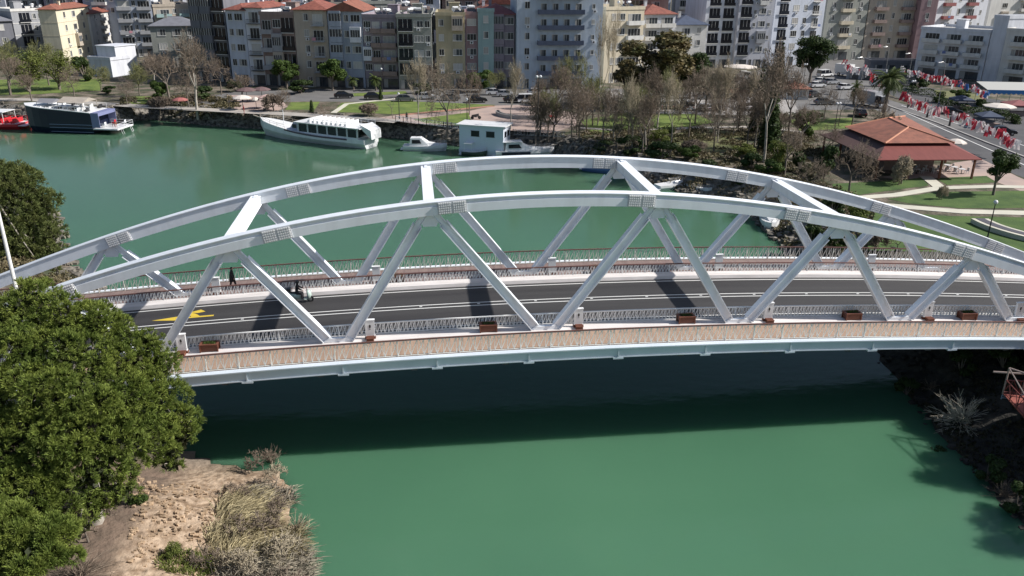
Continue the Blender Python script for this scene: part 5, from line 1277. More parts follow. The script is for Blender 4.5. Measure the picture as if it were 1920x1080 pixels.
# ------------------------------------------------------------------ boats
def hull(L, B, H, bow=.35, sheer=.4, drop=.3, transom=.85, n=14):
    """lofted hull, bow at +x, origin at the stern waterline"""
    rings = []
    for i in range(n+1):
        t = i/n; b = B/2*(transom+(1-transom)*min(1, t*3))*(1 if t < 1-bow else math.sqrt(max(0.0, 1-((t-1+bow)/bow)**2))*.98+.02)
        h = H+sheer*max(0, (t-.35)/.65)**2; kx = L*t+(.10*L*max(0, t-.75)*1.2); bb = b*(.78 if t < .8 else .78-.5*(t-.8)/.2)
        rings.append([(L*t*.985, -bb*.8, -drop), (kx, -b, h*.55), (kx, -b, h), (kx, b, h), (kx, b, h*.55), (L*t*.985, bb*.8, -drop)])
    m = MB(); m.loft(rings); return m, rings
def deck_from(rings, dz=.012, ins=.93):
    m = MB(); top = [[(r[2][0], r[2][1]*ins, r[2][2]+dz), (r[3][0], r[3][1]*ins, r[3][2]+dz)] for r in rings]
    for a, b in zip(top[:-1], top[1:]): m.add([a[0], a[1], b[1], b[0]], [(0, 3, 2, 1)])
    return m
navy = mat('navy_hull', (.010, .014, .035), .3); bwhite = mat('boat_white', (.80, .81, .82), .35, col2=(.70, .71, .72), scale=.8); tan = mat('boat_deck_tan', (.42, .36, .29), .7); bblue = mat('boat_blue', (.10, .17, .38), .35)
tarp = mat('tarpaulin_beige', (.42, .37, .31), .8, col2=(.34, .30, .26), scale=1); redp = mat('red_paint', (.55, .03, .04), .45)
def rail(m, pts, h, r=.03, posts=True):
    for a, b in zip(pts[:-1], pts[1:]): m.tube((a[0], a[1], a[2]+h), (b[0], b[1], b[2]+h), r, n=5); m.tube((a[0], a[1], a[2]+h*.5), (b[0], b[1], b[2]+h*.5), r*.7, n=4)
    for a in pts: m.tube(a, (a[0], a[1], a[2]+h), r, n=5)
# navy tour boat, bow to the left
A_, B_ = G(192, 247, 0), G(58, 243, 0); d = B_-A_; L0 = d.length; an = math.atan2(d.y, d.x)
t1 = empty('tour_boat', A_, an); tag(t1, 'navy blue tour boat with white upper deck and stern platform at far left', 'boat')
m = MB()
rings = []
for i in range(11):
    t = i/10; b = 2.9*(1 if t < .6 else math.sqrt(max(.0004, 1-((t-.6)/.4)**2))); x = L0*t+.8*max(0, t-.7)
    rings.append([(L0*t*.97, b*.8, -.3), (x, b, 1.2), (x+.05, b*1.02, 4.0+1.1*t), (x+.05, -b*1.02, 4.0+1.1*t), (x, -b, 1.2), (L0*t*.97, -b*.8, -.3)])
m.loft(rings); m.build('hull', navy, t1)
pbl = mat('pale_blue_paint', (.25, .32, .5), .4)
for z in (1.15, 1.75, .35):
    for s in (1, -1):
        m = MB(); k = s*(2.93 if z > 1 else 2.80); m.box(0, rings[6][0][0], k-.02, k+.02, z, z+.07); m.build('stripe', pbl, t1)
m = MB()
for a, b in zip(rings[:-1], rings[1:]): m.loft([[(q[k][0], q[k][1]*1.01, q[k][2]+dz_) for k, dz_ in ((3, .02), (2, .02), (2, .14), (3, .14))] for q in (a, b)])
m.build('upper_deck', bwhite, t1)
m = MB(); m.box(-1.6, -.01, -2.95, 2.95, 3.5, 4.1); m.box(-1.6, -.01, -2.9, -2.8, 1.3, 3.49); m.box(-1.6, -.01, 2.8, 2.9, 1.3, 3.49); m.build('stern_canopy', mat('lavender_paint', (.20, .22, .38), .5), t1)
m = MB(); m.box(-5.0, -.01, -2.8, 2.8, .9, 1.1); m.box(-4.9, -.2, -2.7, 2.7, 1.1, 1.14); m.build('stern_platform', bwhite, t1)
m = MB(); rail(m, [(-.5, -2.7, 1.14), (-5, -2.7, 1.14), (-5, 0, 1.14), (-5, 2.7, 1.14), (-.5, 2.7, 1.14)], .9, .035)
for y in (-1.9, -1.3, 1.3, 1.9): m.tube((-5.05, y, 1.1), (-5.7, y, -.8), .035, n=5)
for k in range(4): m.tube((-5.15-.15*k, -1.9, .8-.4*k), (-5.15-.15*k, -1.3, .8-.4*k), .03, n=4)
m.build('platform_rail', bwhite, t1)
m = MB(); m.add([(1.5, -2.4, 5.9), (1.5, 2.4, 5.9), (6.8, 2.4, 5.9), (6.8, -2.4, 5.9), (1.5, 0, 6.6), (6.8, 0, 6.6)], [(0, 3, 5, 4), (1, 4, 5, 2), (0, 4, 1), (3, 2, 5)])
for x in (1.6, 6.7):
    for y in (-2.3, 2.3): m.tube((x, y, 4.24), (x, y, 5.9), .05, n=6)
m.build('awning', tarp, t1)
m = MB(); m.add([(8.2, -1.9, 5.6), (8.2, 1.9, 5.6), (11.6, 1.7, 5.6), (11.6, -1.7, 5.6), (8.2, 0, 6.2), (11.6, 0, 6.2)], [(0, 3, 5, 4), (1, 4, 5, 2), (0, 4, 1), (3, 2, 5)])
for x in (8.3, 11.5):
    for y in (-1.6, 1.6): m.tube((x, y, 4.24), (x, y, 5.6), .05, n=6)
m.build('awning', mat('awning_grey', (.22, .22, .24), .8), t1)
for i in range(12):
    x = .9+i*.95
    for y in ((2.2,) if i % 2 else (2.2, -2.0)):
        m = MB(); m.box(x, x+.5, y-.9, y+.2, 4.25, 4.65); m.box(x, x+.08, y-.9, y+.2, 4.65, 5.0); m.build('bench', bwhite if i % 3 else dark, t1)
m = MB(); rail(m, [(0, -2.85, 4.24), (3, -2.85, 4.24), (6, -2.85, 4.24), (9, -2.7, 4.24), (11.5, -1.8, 4.24)], .9, .03); rail(m, [(0, 2.85, 4.24), (3, 2.85, 4.24), (6, 2.85, 4.24), (9, 2.7, 4.24), (11.5, 1.8, 4.24)], .9, .03); m.build('deck_rail', bwhite, t1)
for x, y, mm_ in ((-2, -1.2, redp), (-3.2, .6, woodred), (-3.9, -1.5, bwhite), (-1.6, 1.5, bwhite)):
    m = MB(); m.box(x-.3, x+.3, y-.3, y+.3, 1.66, 1.72); m.box(x-.3, x-.24, y-.3, y+.3, 1.72, 2.2)
    for q in (-.26, .26):
        for w in (-.26, .26): m.box(x+q-.03, x+q+.03, y+w-.03, y+w+.03, 1.14, 1.66)
    m.build('chair', mm_, t1)
# red boat cut by the left edge
t2 = empty('tour_boat', G(46, 240, 0), an+.05); tag(t2, 'red and white open tour boat cut off by the left edge of the photo', 'boat')
m, rg_ = hull(14, 5, 1.1, bow=.4, sheer=.7); m.build('hull', redp, t2); deck_from(rg_).build('deck', bwhite, t2)
m = MB(); rail(m, [(.3, 2.3, 1.1), (2, 2.4, 1.1), (4, 2.4, 1.1), (6, 2.4, 1.1)], .9, .04); rail(m, [(.3, -2.3, 1.1), (2, -2.4, 1.1), (4, -2.4, 1.1), (6, -2.4, 1.1)], .9, .04); m.build('rail', redp, t2)
m = MB(); m.box(2.5, 9, -2, 2, 3.3, 3.4); [m.tube((x, y, 1.1), (x, y, 3.3), .06, n=6) for x in (2.7, 5.5, 8.8) for y in (-1.9, 1.9)]; m.build('canopy', bwhite, t2)
m = MB(); m.box(-1.6, 0, -1.9, 1.9, .7, .8); m.tube((-1.6, -.6, .7), (-2.1, -.6, -.7), .04, n=5); m.tube((-1.6, .0, .7), (-2.1, .0, -.7), .04, n=5); m.build('stern_platform', bwhite, t2)
for i in range(5):
    m = MB(); m.box(1+i*1.2, 1.6+i*1.2, -1.6, 1.6, 1.12, 1.55); m.box(1+i*1.2, 1.1+i*1.2, -1.6, 1.6, 1.55, 2.0); m.build('bench', redp, t2)
# white tour boat, bow to the left
A_, B_ = G(697, 277, 0), G(497, 252, 0); d = B_-A_; L0 = d.length; an2 = math.atan2(d.y, d.x)
t3 = empty('tour_boat', A_, an2); tag(t3, 'long white wooden tour boat with dark cabin windows and its bow to the left', 'boat')
m, rg_ = hull(L0, 5.4, 1.7, bow=.45, sheer=1.6, transom=.8); m.build('hull', bwhite, t3); deck_from(rg_).build('deck', bwhite, t3)
m = MB()
for i in range(2, 10):
    a, b = rg_[i], rg_[i+1]
    for k, s in ((2, -1), (3, 1)): m.add([(a[k][0], a[k][1]+s*.03, a[k][2]-.02), (b[k][0], b[k][1]+s*.03, b[k][2]-.02), (b[k][0], b[k][1]+s*.03, b[k][2]-.32), (a[k][0], a[k][1]+s*.03, a[k][2]-.32)], [(0, 1, 2, 3)])
m.build('rubbing_strake', mat('purple_brown_paint', (.10, .07, .10), .5), t3)
m = MB(); m.box(1.4, L0*.60, -2.2, 2.2, 1.7, 1.95); m.box(1.4, L0*.60, -2.2, 2.2, 3.45, 3.6); m.box(1.45, L0*.60-.1, -2.05, 2.05, 1.95, 3.45, 1)
nb = 6
for i in range(nb+1):
    x = 1.45+(L0*.60-1.7)*i/nb
    for s in (-1, 1): m.box(x-.14, x-.04, s*2.12-.08, s*2.12+.08, 1.95, 3.45, 0); m.box(x+.04, x+.14, s*2.12-.08, s*2.12+.08, 1.95, 3.45, 0)
m.build('cabin', [bwhite, glass_dark], t3)
m = MB(); m.loft([[(L0*.60+.02, -1.9, 1.8), (L0*.60+.02, 1.9, 1.8), (L0*.60+.02, 1.8, 3.5), (L0*.60+.02, -1.8, 3.5)], [(L0*.70, -1.6, 1.9), (L0*.70, 1.6, 1.9), (L0*.66, 1.4, 3.3), (L0*.66, -1.4, 3.3)]]); wh = m.build('wheelhouse', mat('boat_lavender', (.33, .36, .50), .4), t3)
m = MB(); [m.box(L0*.62, L0*.655, s*1.86-.02, s*1.86+.02, 2.4, 3.1) for s in (-1, 1)]; m.build('window', glass_dark, wh)
m = MB(); m.box(.6, L0*.62, -2.5, 2.5, 3.61, 3.72); m.build('upper_deck', bwhite, t3)
m = MB()
for s in (-1, 1): rail(m, [(.7+i*1.6, s*2.4, 3.72) for i in range(8)], .85, .035)
m.build('deck_rail', bwhite, t3)
for i in range(9):
    m = MB(); x = 4+i*1.05; m.box(x, x+.5, -1.9, 1.9, 3.73, 4.1); m.box(x, x+.07, -1.9, 1.9, 4.1, 4.55); m.build('bench', bwhite, t3)
m = MB(); m.loft([[(.9, -1.8, 3.7), (.9, 1.8, 3.7), (.9, 1.8, 4.3), (.9, -1.8, 4.3)], [(-1.2, -1.5, 1.8), (-1.2, 1.5, 1.8), (-1.1, 1.5, 3.4), (-1.1, -1.5, 3.4)]]); m.build('stern_cover', bwhite, t3)
m = MB(); m.tube((L0*.80, 0, 2.6), (L0*.80, 0, 5.2), .06, n=6); m.tube((L0*.80, 0, 5.1), (L0*1.06, 0, 3.3), .02, n=4); m.build('mast', bwhite, t3)
m = MB(); m.loft([[(L0*1.0, -.15, 2.9), (L0*1.0, .15, 2.9), (L0*1.0, .15, 3.15), (L0*1.0, -.15, 3.15)], [(L0*1.10, -.08, 3.4), (L0*1.10, .08, 3.4), (L0*1.10, .08, 3.6), (L0*1.10, -.08, 3.6)]]); m.build('bowsprit', tan, t3)
m = MB(); rg2 = [(r[k][0], r[k][1]*.95, r[k][2]) for r in rg_[10:15] for k in (2,)]; rail(m, rg2, .7, .03); rail(m, [(r[3][0], r[3][1]*.95, r[3][2]) for r in rg_[10:15]], .7, .03); m.build('bow_rail', tan, t3)
# small cabin cruiser with bow to the right
def cruiser(a, b, label, col, L=None, cab=True, cover=None, canopy=None):
    A_, B_ = G(*a, 0), G(*b, 0); d = B_-A_; L0 = L or d.length; r = empty('motor_boat', A_, math.atan2(d.y, d.x)); tag(r, label, 'boat'); k = L0/8
    m, rg_ = hull(L0, 2.7*k**.5, .95*k**.5, bow=.55, sheer=.35); m.build('hull', col, r, False); deck_from(rg_, ins=.88).build('deck', bwhite, r)
    hh = .95*k**.5
    if cab:
        m = MB(); m.loft([[(L0*.16, -1.05, hh), (L0*.16, 1.05, hh), (L0*.18, .95, hh+1.35), (L0*.18, -.95, hh+1.35)], [(L0*.50, -1.0, hh), (L0*.50, 1.0, hh), (L0*.42, .85, hh+1.4), (L0*.42, -.85, hh+1.4)], [(L0*.62, -.9, hh), (L0*.62, .9, hh), (L0*.60, .7, hh+.55), (L0*.60, -.7, hh+.55)], [(L0*.86, -.35, hh+.15), (L0*.86, .35, hh+.15), (L0*.86, .25, hh+.3), (L0*.86, -.25, hh+.3)]]); c = m.build('cabin', bwhite, r)
        m = MB()
        for s in (-1, 1): m.add([(L0*.22, s*1.06, hh+.45), (L0*.44, s*1.05, hh+.45), (L0*.40, s*.96, hh+1.1), (L0*.22, s*1.02, hh+1.1)], [(0, 1, 2, 3) if s < 0 else (3, 2, 1, 0)])
        m.add([(L0*.515, -.85, hh+.75), (L0*.515, .85, hh+.75), (L0*.445, .78, hh+1.3), (L0*.445, -.78, hh+1.3)], [(0, 1, 2, 3)]); m.build('window', glass_dark, c)
    m = MB(); rail(m, [(rg_[i][2][0], rg_[i][2][1]*.92, rg_[i][2][2]) for i in range(8, 15)], .45, .02); rail(m, [(rg_[i][3][0], rg_[i][3][1]*.92, rg_[i][3][2]) for i in range(8, 15)], .45, .02); m.build('bow_rail', chrome, r)
    m = MB(); m.box(-.5, 0, -.9, .9, .2, .3); m.build('swim_platform', bwhite, r)
    if cover: m = MB(); m.box(L0*.12, L0*.46, -1.1, 1.1, hh+1.45, hh+1.53); [m.tube((x, y, hh), (x, y, hh+1.45), .03, n=5) for x in (L0*.14, L0*.44) for y in (-1, 1)]; m.build('canopy', cover, r)
    return r
cruiser((757, 281), (836, 282), 'small white cabin cruiser with a dark side window left of the houseboat', bwhite)
r = cruiser((928, 293), (1036, 290), 'white motor yacht with a navy hull band moored against the houseboat', bwhite, cover=bwhite)
m = MB(); m.box(1, 6, -1.62, -1.55, .35, .95); m.box(1, 6, 1.55, 1.62, .35, .95); m.build('hull_band', navy, r)
cruiser((868, 290), (912, 293), 'little dark open boat with a white windscreen between the cruiser and the houseboat', mat('dark_green_boat', (.04, .06, .05), .5), cab=False, cover=bwhite)
cruiser((1095, 318), (1160, 326), 'blue hulled small boat half hidden behind the far arch', bblue)
cruiser((1232, 356), (1278, 350), 'pale grey small boat by the shaded bank behind the cross beam', bwhite, cab=False)
cruiser((1290, 352), (1335, 366), 'pale rowing boat pulled against the shaded bank', bwhite, cab=False)
cruiser((1440, 406), (1447, 450), 'small white boat with its bow toward the bridge near the right bank', bwhite, L=7.0)
# houseboat
A_, B_ = G(868, 284, 0), G(950, 290, 0); d = B_-A_; L0 = d.length
r = empty('houseboat', A_, math.atan2(d.y, d.x)); tag(r, 'boxy white houseboat with two square side windows and a flat roof', 'boat')
hb = mat('pale_blue_boat', (.66, .71, .80), .5)
m = MB(); m.loft([[(0, -1.9, -.3), (0, 1.9, -.3), (0, 2.1, .9), (0, -2.1, .9)], [(L0, -1.9, -.3), (L0, 1.9, -.3), (L0+.5, 2.1, .9), (L0+.5, -2.1, .9)]]); m.build('hull', hb, r)
m = MB(); m.box(.1, L0, -2.0, 2.0, .9, 5.1); c = m.build('cabin', hb, r)
m = MB(); m.box(-.4, L0+.5, -2.35, 2.35, 5.1, 5.25); m.build('roof', bwhite, r)
for x in (L0*.28, L0*.62): m = MB(); m.box(x, x+1.5, -2.04, -2.0, 3.3, 4.2); m.box(x-.06, x+1.56, -2.07, -2.041, 4.2, 4.26); m.box(x-.06, x+1.56, -2.07, -2.041, 3.24, 3.3); m.build('window', glass_dark, c)
for y in (-1.4, .3): m = MB(); m.box(L0, L0+.04, y, y+1.1, 3.2, 4.2); m.build('window', glass_dark, c)
# ------------------------------------------------------------------ vehicles
def prof_body(m, pr, w, mi=None, tw=None):
    tw = tw or w*.86; n = len(pr); zs_ = [z for _, z in pr]; z0 = min(zs_); z1 = max(zs_)
    ww = lambda z: (w if z < .95 else w-(w-tw)*min(1, (z-.95)/(z1-.95+1e-6)))/2
    m.loft([[(x, -ww(z), z) for x, z in pr], [(x, ww(z), z) for x, z in pr]], mi=mi)
CARM = {}
def car_parts(kind, col):
    k = (kind, col.name)
    if k in CARM: return CARM[k]
    P = []
    if kind == 'car':
        lo = [(-2.1, .32), (-2.15, .75), (-1.95, .95), (-1.2, .98), (1.0, .96), (1.95, .80), (2.12, .6), (2.1, .32)]
        ho = [(-1.75, .96), (-1.25, 1.42), (.15, 1.46), (1.0, .97)]; roof = [(-1.3, 1.43), (-1.1, 1.49), (.05, 1.50), (.2, 1.46)]; w = 1.75; wx = (-1.3, 1.32); wr = .32
    elif kind == 'van':
        lo = [(-2.3, .35), (-2.32, 1.0), (1.2, 1.0), (2.1, .95), (2.4, .75), (2.4, .35)]
        ho = [(-2.3, 1.01), (-2.2, 1.85), (.9, 1.88), (1.7, 1.0)]; roof = [(-2.22, 1.84), (-2.1, 1.95), (.8, 1.97), (.98, 1.88)]; w = 1.85; wx = (-1.5, 1.5); wr = .34
    else:
        lo = [(-3.2, .5), (-3.2, 1.0), (3.0, 1.0), (3.0, .5)]; ho = [(1.35, 1.01), (1.35, 2.45), (2.75, 2.45), (3.0, 1.5), (3.0, 1.01)]; roof = [(1.3, 2.46), (1.3, 2.6), (2.6, 2.6), (2.8, 2.46)]; w = 2.2; wx = (-2.0, 2.1); wr = .45
    m = MB(); prof_body(m, lo, w); prof_body(m, roof, w*.84, tw=w*.84)
    if kind == 'truck': m.box(-3.3, 1.2, -1.2, 1.2, 1.02, 3.2)
    for x in ((-.5,) if kind == 'car' else (-.8, .6)): m.box(x-.06, x+.06, -w*.46, w*.46, .96 if kind == 'car' else 1.0, 1.44 if kind == 'car' else 1.86) if kind != 'truck' else None
    P.append(('body', m.mesh('body', col), None)); m = MB(); prof_body(m, ho, w*.96, tw=w*.82); P.append(('windows', m.mesh('windows', glass_dark), None))
    t = MB(); t.tube((0, -.11, 0), (0, .11, 0), wr, n=14); tm = t.mesh('wheel', rubber); q = MB(); q.tube((0, -.12, 0), (0, .12, 0), wr*.55, n=10); rm = q.mesh('rim', chrome)
    for x in wx:
        for s in (-1, 1): P.append(('wheel', tm, ((x, s*(w/2-.1), wr), rm)))
    h = MB(); h.box(-.02, .03, -.16, .16, -.07, .07); hm = h.mesh('headlight', whitepl); t = MB(); t.box(-.03, .02, -.13, .13, -.07, .07); tl = t.mesh('tail_light', redp)
    fx = lo[-1][0]; bx = lo[0][0]
    for s in (-1, 1): P.append(('headlight', hm, ((fx, s*w*.36, .66 if kind != 'truck' else .85), None))); P.append(('tail_light', tl, ((bx-.03, s*w*.36, .75), None)))
    CARM[k] = P; return P
cc = {n: mat('car_'+n, c, .28) for n, c in dict(white=(.68, .68, .68), black=(.015, .015, .018), silver=(.38, .39, .41), grey=(.12, .125, .13), red=(.35, .03, .03), blue=(.05, .09, .2)).items()}
def vehicle(kind, u, v, rz, col, label, z=None):
    p = G(u, v, GZ); r = empty({'car': 'parked_car', 'van': 'white_van', 'truck': 'truck'}[kind], (p.x, p.y, (z or GZ+.03)), R(rz)); tag(r, label, kind, None)
    for n, me, ex in car_parts(kind, cc[col]):
        o = link(n, me, r)
        if ex:
            o.location = ex[0]
            if ex[1]: link('rim', ex[1], o)
    return r
VL = [('car', 645, 184, 5, 'black', 'black car parked on the street behind the left lawn edge'), ('car', 701, 186, 2, 'black', 'black car beside the narrow column bush on the street'), ('car', 760, 190, 0, 'grey', 'dark grey car parked left of the tall pale bare tree'),
 ('car', 800, 186, 2, 'silver', 'silver car behind the wide brown bare tree'), ('car', 845, 188, 0, 'grey', 'grey car on the street in front of the ochre block'), ('car', 895, 192, 3, 'black', 'black car in front of the green bush by the teal tower'), ('car', 928, 178, 0, 'white', 'white car parked below the teal tower'), ('car', 948, 181, 0, 'silver', 'silver car right beside the white car below the teal tower'),
 ('car', 1006, 178, 0, 'silver', 'silver car in front of the tall navy balcony block'), ('van', 990, 193, 0, 'white', 'white van parked left of the dark bush by the plaza'), ('car', 962, 192, 0, 'black', 'black car left of the white van by the plaza'), ('van', 1104, 194, 15, 'white', 'white van behind the bare trees at the left of the car park'),
 ('car', 1085, 184, 0, 'silver', 'silver car at the far left corner of the car park'), ('car', 1098, 176, 0, 'white', 'white car in the back row left in the car park'), ('car', 1150, 204, 0, 'white', 'white car front row, left of the dark trunks'), ('car', 1123, 204, 0, 'grey', 'grey car front row, leftmost in the car park'), ('car', 1186, 202, 80, 'black', 'black car front row, left of the white one facing the lawn'),
 ('car', 1213, 201, 90, 'white', 'white car facing the lawn in the front row'), ('car', 1241, 203, 90, 'grey', 'grey car facing the lawn, right of the white one'), ('car', 1262, 203, 90, 'black', 'black car facing the lawn in the middle of the front row'), ('van', 1288, 205, 90, 'white', 'white van facing the lawn beside the dark trunk'), ('car', 1318, 207, 90, 'silver', 'silver car right of the dark trunk in the front row'),
 ('car', 1345, 207, 90, 'black', 'black car near the bent pale tree in the front row'), ('car', 1205, 183, 0, 'silver', 'silver car in the back row below the large evergreen'), ('car', 1242, 182, 0, 'white', 'white car in the back row below the large evergreen'), ('car', 1280, 184, 0, 'white', 'white car in the back row below the dark green crown'), ('car', 1322, 186, 0, 'grey', 'grey car in the back row left of the kiosk'),
 ('car', 1395, 205, 90, 'white', 'white car right of the kiosk in the front row'), ('car', 1420, 206, 90, 'black', 'black car at the right of the front row by the cypress'), ('van', 1394, 147, 90, 'white', 'white van on the back road before the umbrella'), ('car', 284, 118, 10, 'white', 'white car parked between the grey blue blocks at left'), ('car', 292, 124, 10, 'silver', 'silver car just in front of the white car at left'),
 ('truck', 1588, 143, -60, 'white', 'white truck driving down the back road'), ('truck', 1637, 200, -75, 'silver', 'silver truck on the road left of the palm'), ('van', 1546, 144, 20, 'white', 'white van parked right of the dark round tree'), ('car', 1540, 156, 10, 'white', 'white car in front of the white van by the round tree'), ('car', 1560, 158, 10, 'silver', 'silver car right of the white car by the round tree'), ('car', 1532, 164, 10, 'white', 'white car nearest the orange roofed house'),
 ('car', 1524, 182, 30, 'black', 'black car right of the orange roofed house'), ('car', 1612, 218, 75, 'black', 'black car parked on the lime lawn edge'), ('car', 1545, 196, 0, 'grey', 'grey car on the pale ground behind the thin bare tree')]
for a in VL: vehicle(*a)
# motorcycle on the plaza
p = G(892, 224, GZ); r = empty('motorcycle', (p.x, p.y, GZ+.03), R(10)); tag(r, 'black motorcycle parked on the plaza beside the railing end', 'motorcycle')
m = MB(); m.loft([[(-.8, -.12, .6), (-.8, .12, .6), (-.8, .1, .85), (-.8, -.1, .85)], [(0, -.2, .4), (0, .2, .4), (0, .18, .95), (0, -.18, .95)], [(.6, -.12, .6), (.6, .12, .6), (.6, .1, 1.05), (.6, -.1, 1.05)]]); m.build('body', dark, r)
for x in (-.7, .75): m = MB(); m.tube((x, -.07, .32), (x, .07, .32), .32, n=14); m.build('wheel', rubber, r)
m = MB(); m.tube((.75, 0, .32), (.5, 0, 1.1), .03, n=5); m.tube((.5, -.35, 1.12), (.5, .35, 1.12), .02, n=5); m.build('handlebar', chrome, r)

# ------------------------------------------------------------------ park furniture
def umbrella(u, v, rad, h, col, label):
    p = G(u, v, GZ); r = empty('parasol', p); tag(r, label, 'parasol'); m = MB(); n = 8
    rr = [[(q*math.cos(2*math.pi*i/n), q*math.sin(2*math.pi*i/n), z) for i in range(n)] for q, z in ((rad, h-.55), (rad*.55, h-.2), (.05, h))]
    m.loft(rr, caps=False); m.loft([rr[0], [(x, y, z-.15) for x, y, z in rr[0]]], caps=False); m.build('canopy', col, r)
    m = MB(); m.tube((0, 0, 0), (0, 0, h), .05, n=6); m.tube((0, 0, 0), (0, 0, .1), .4, n=10); m.build('pole', dark, r)
cream_c = mat('parasol_cream', (.66, .60, .54), .8); pinkish = mat('parasol_pink', (.55, .38, .34), .8); brownc = mat('parasol_brown', (.14, .09, .09), .8)
for a in [(456, 206, 1.9, 3.0, cream_c, 'large cream parasol at the cafe left on the promenade'), (481, 204, .8, 2.4, cream_c, 'small cream parasol between the two large cafe parasols'), (501, 203, 1.6, 2.8, pinkish, 'pinkish parasol at the cafe right on the promenade'), (464, 192, 2.2, 3.2, brownc, 'brown parasol behind the large cream one'), (492, 190, 2.0, 3.1, brownc, 'brown parasol behind the pinkish one'),
          (1386, 150, 4.5, 4.0, cream_c, 'large cream parasol on the back road terrace'), (1868, 226, 3.0, 3.4, cream_c, 'large white parasol beside the red and white bunting on the right'), (1788, 290, 1.6, 2.6, cream_c, 'white parasol behind the right pavilion eave'), (340, 206, 1.6, 2.6, mat('faded_red', (.34, .12, .11), .8), 'faded red parasol under the large plane tree')]: umbrella(*a)
def lamp(u, v, h, label, arm=False, two=False):
    p = G(u, v, GZ); r = empty('street_lamp', p, R(200)); tag(r, label, 'street lamp'); m = MB(); m.tube((0, 0, 0), (0, 0, h), .09, .05, n=6); m.tube((0, 0, 0), (0, 0, .5), .14, n=8)
    if arm:
        pts = [(0, 0, h), (.3, 0, h+.6), (1.0, 0, h+.95), (1.9, 0, h+.9)]
        for a, b in zip(pts[:-1], pts[1:]): m.tube(a, b, .05, n=6)
        m.build('pole', chrome, r); m = MB(); m.box(1.8, 2.6, -.15, .15, h+.8, h+.95); m.build('lamp_head', whitepl, r)
    else:
        m.build('pole', dark, r)
        for x in ((-.35, .35) if two else (0,)): m = MB(); m.ball((x, 0, h+.2), .24, n=10, k=6); m.build('lamp_globe', whitepl, r)
for a in [(876, 243, 5.2, 'dark globe lamp post at the right end of the white railing'), (749, 223, 4.6, 'dark globe lamp post at the left end of the white railing'), (717, 172, 5.0, 'white globe lamp post beside the short palm'), (1008, 256, 10, 'tall thin lamp post right of the houseboat', False, True), (966, 178, 5, 'short globe lamp left of the tall navy balcony block'), (1505, 165, 5.5, 'white globe lamp below the dark round tree', False, True), (1563, 255, 5.5, 'double globe lamp on the lime lawn', False, True),
          (1660, 138, 6.5, 'curved arm lamp left of the white modern hotel', True), (1700, 165, 7.5, 'curved arm lamp in front of the white modern hotel', True), (1758, 200, 8.5, 'curved arm lamp on the right road verge', True), (262, 118, 7, 'curved arm lamp beside the utility building', True), (1612, 170, 7, 'curved arm lamp above the truck', True), (1705, 198, 5, 'short post with two globes on the road median', False, True)]: lamp(*a)
# big grey lamp pole behind the huge pine
b = GY(28, 535, -5); tp = GY(0, 412, -5); r = empty('street_lamp', (b.x, -3.3, zd(-47)-.1)); tag(r, 'tall light grey lamp pole rising behind the huge pine at the left edge', 'street lamp')
m = MB(); q = GY(-2, 410, -3.3); q0 = GY(30, 540, -3.3); r.location = (q0.x, -3.3, 4.9); m.tube((0, 0, 0), (0, 0, 14), .14, .085, n=10); m.tube((0, 0, 13.9), (-1.6, 0, 14.6), .07, .05, n=8); m.build('pole', railsteel, r)
m = MB(); m.box(-2.3, -1.5, -.16, .16, 14.5, 14.68); m.build('lamp_head', whitepl, r)
# white ornamental railing on the quay
P0, P1 = G(745, 240, GZ), G(880, 248, GZ)
def orn_rail(pix, label, rm=None):
    rm = rm or bwhite
    pts = [G(u, v, GZ) for u, v in pix]; r = empty('quay_railing', pts[0]); tag(r, label, 'railing')
    for a, b in zip(pts[:-1], pts[1:]):
        n = max(1, int((b-a).length/1.6))
        for i in range(n):
            p, q = a+(b-a)*i/n-pts[0], a+(b-a)*(i+1)/n-pts[0]; d = (q-p); m = MB(); up = Vector((0, 0, 1))
            m.tube(p+up*1.0, q+up*1.0, .045, n=5); m.tube(p+up*.15, q+up*.15, .035, n=5); c = (p+q)/2+up*.58
            for k in range(10):
                f = lambda t: c+d.normalized()*math.cos(t)*.38+up*math.sin(t)*.38
                m.tube(f(k*.628), f((k+1)*.628), .03, n=4); 
            for s in (.14, .86): m.tube(p+d*s+up*.15, p+d*s+up*1.0, .03, n=4)
            m.tube(p+up*.15+d*.2, p+up*1.0+d*.8, .022, n=4); m.tube(p+up*1.0+d*.2, p+up*.15+d*.8, .022, n=4); m.build('rail_panel', rm, r)
            m = MB(); m.box(p.x-.06, p.x+.06, p.y-.06, p.y+.06, 0, 1.15); m.build('post', dark, r)
orn_rail([(742, 228), (800, 235), (880, 245)], 'white ornamental railing with circles on the quay behind the small cruiser')
orn_rail([(962, 254), (1010, 256), (1060, 258)], 'shaded ornamental railing right of the houseboat', W['grey'])
orn_rail([(1090, 272), (1150, 286), (1260, 292)], 'dark railing on the slope above the inner river bend', dark)
# plaza: curved retaining bench and monument
def arc_wall(name, label, cpx, rad, a0, a1, w, h, m0, z=GZ, cat='bench', steps=18, band=None):
    c = G(*cpx, GZ); r = empty(name, (c.x, c.y, z)); tag(r, label, cat)
    for nme, r0, r1, hh, mm_ in ([('wall', rad, rad+w, h, m0)]+([('seat', rad+w*.25, rad+w*.75, h+.03, band)] if band else [])):
        rings = []
        for i in range(steps+1):
            t = R(a0+(a1-a0)*i/steps); rings.append([(math.cos(t)*q, math.sin(t)*q, zz) for q, zz in ((r0, 0), (r1, 0), (r1, hh), (r0, hh))])
        MB().loft(rings).build(nme, mm_, r)
    return r
arc_wall('curved_bench', 'dark rimmed curved bench wall around the round plaza', (990, 214), 5.6, 170, 300, .9, .7, concrete, band=dark)
r = empty('monument', G(1015, 219, GZ)); tag(r, 'small white rounded monument on a red base in the round plaza', 'monument')
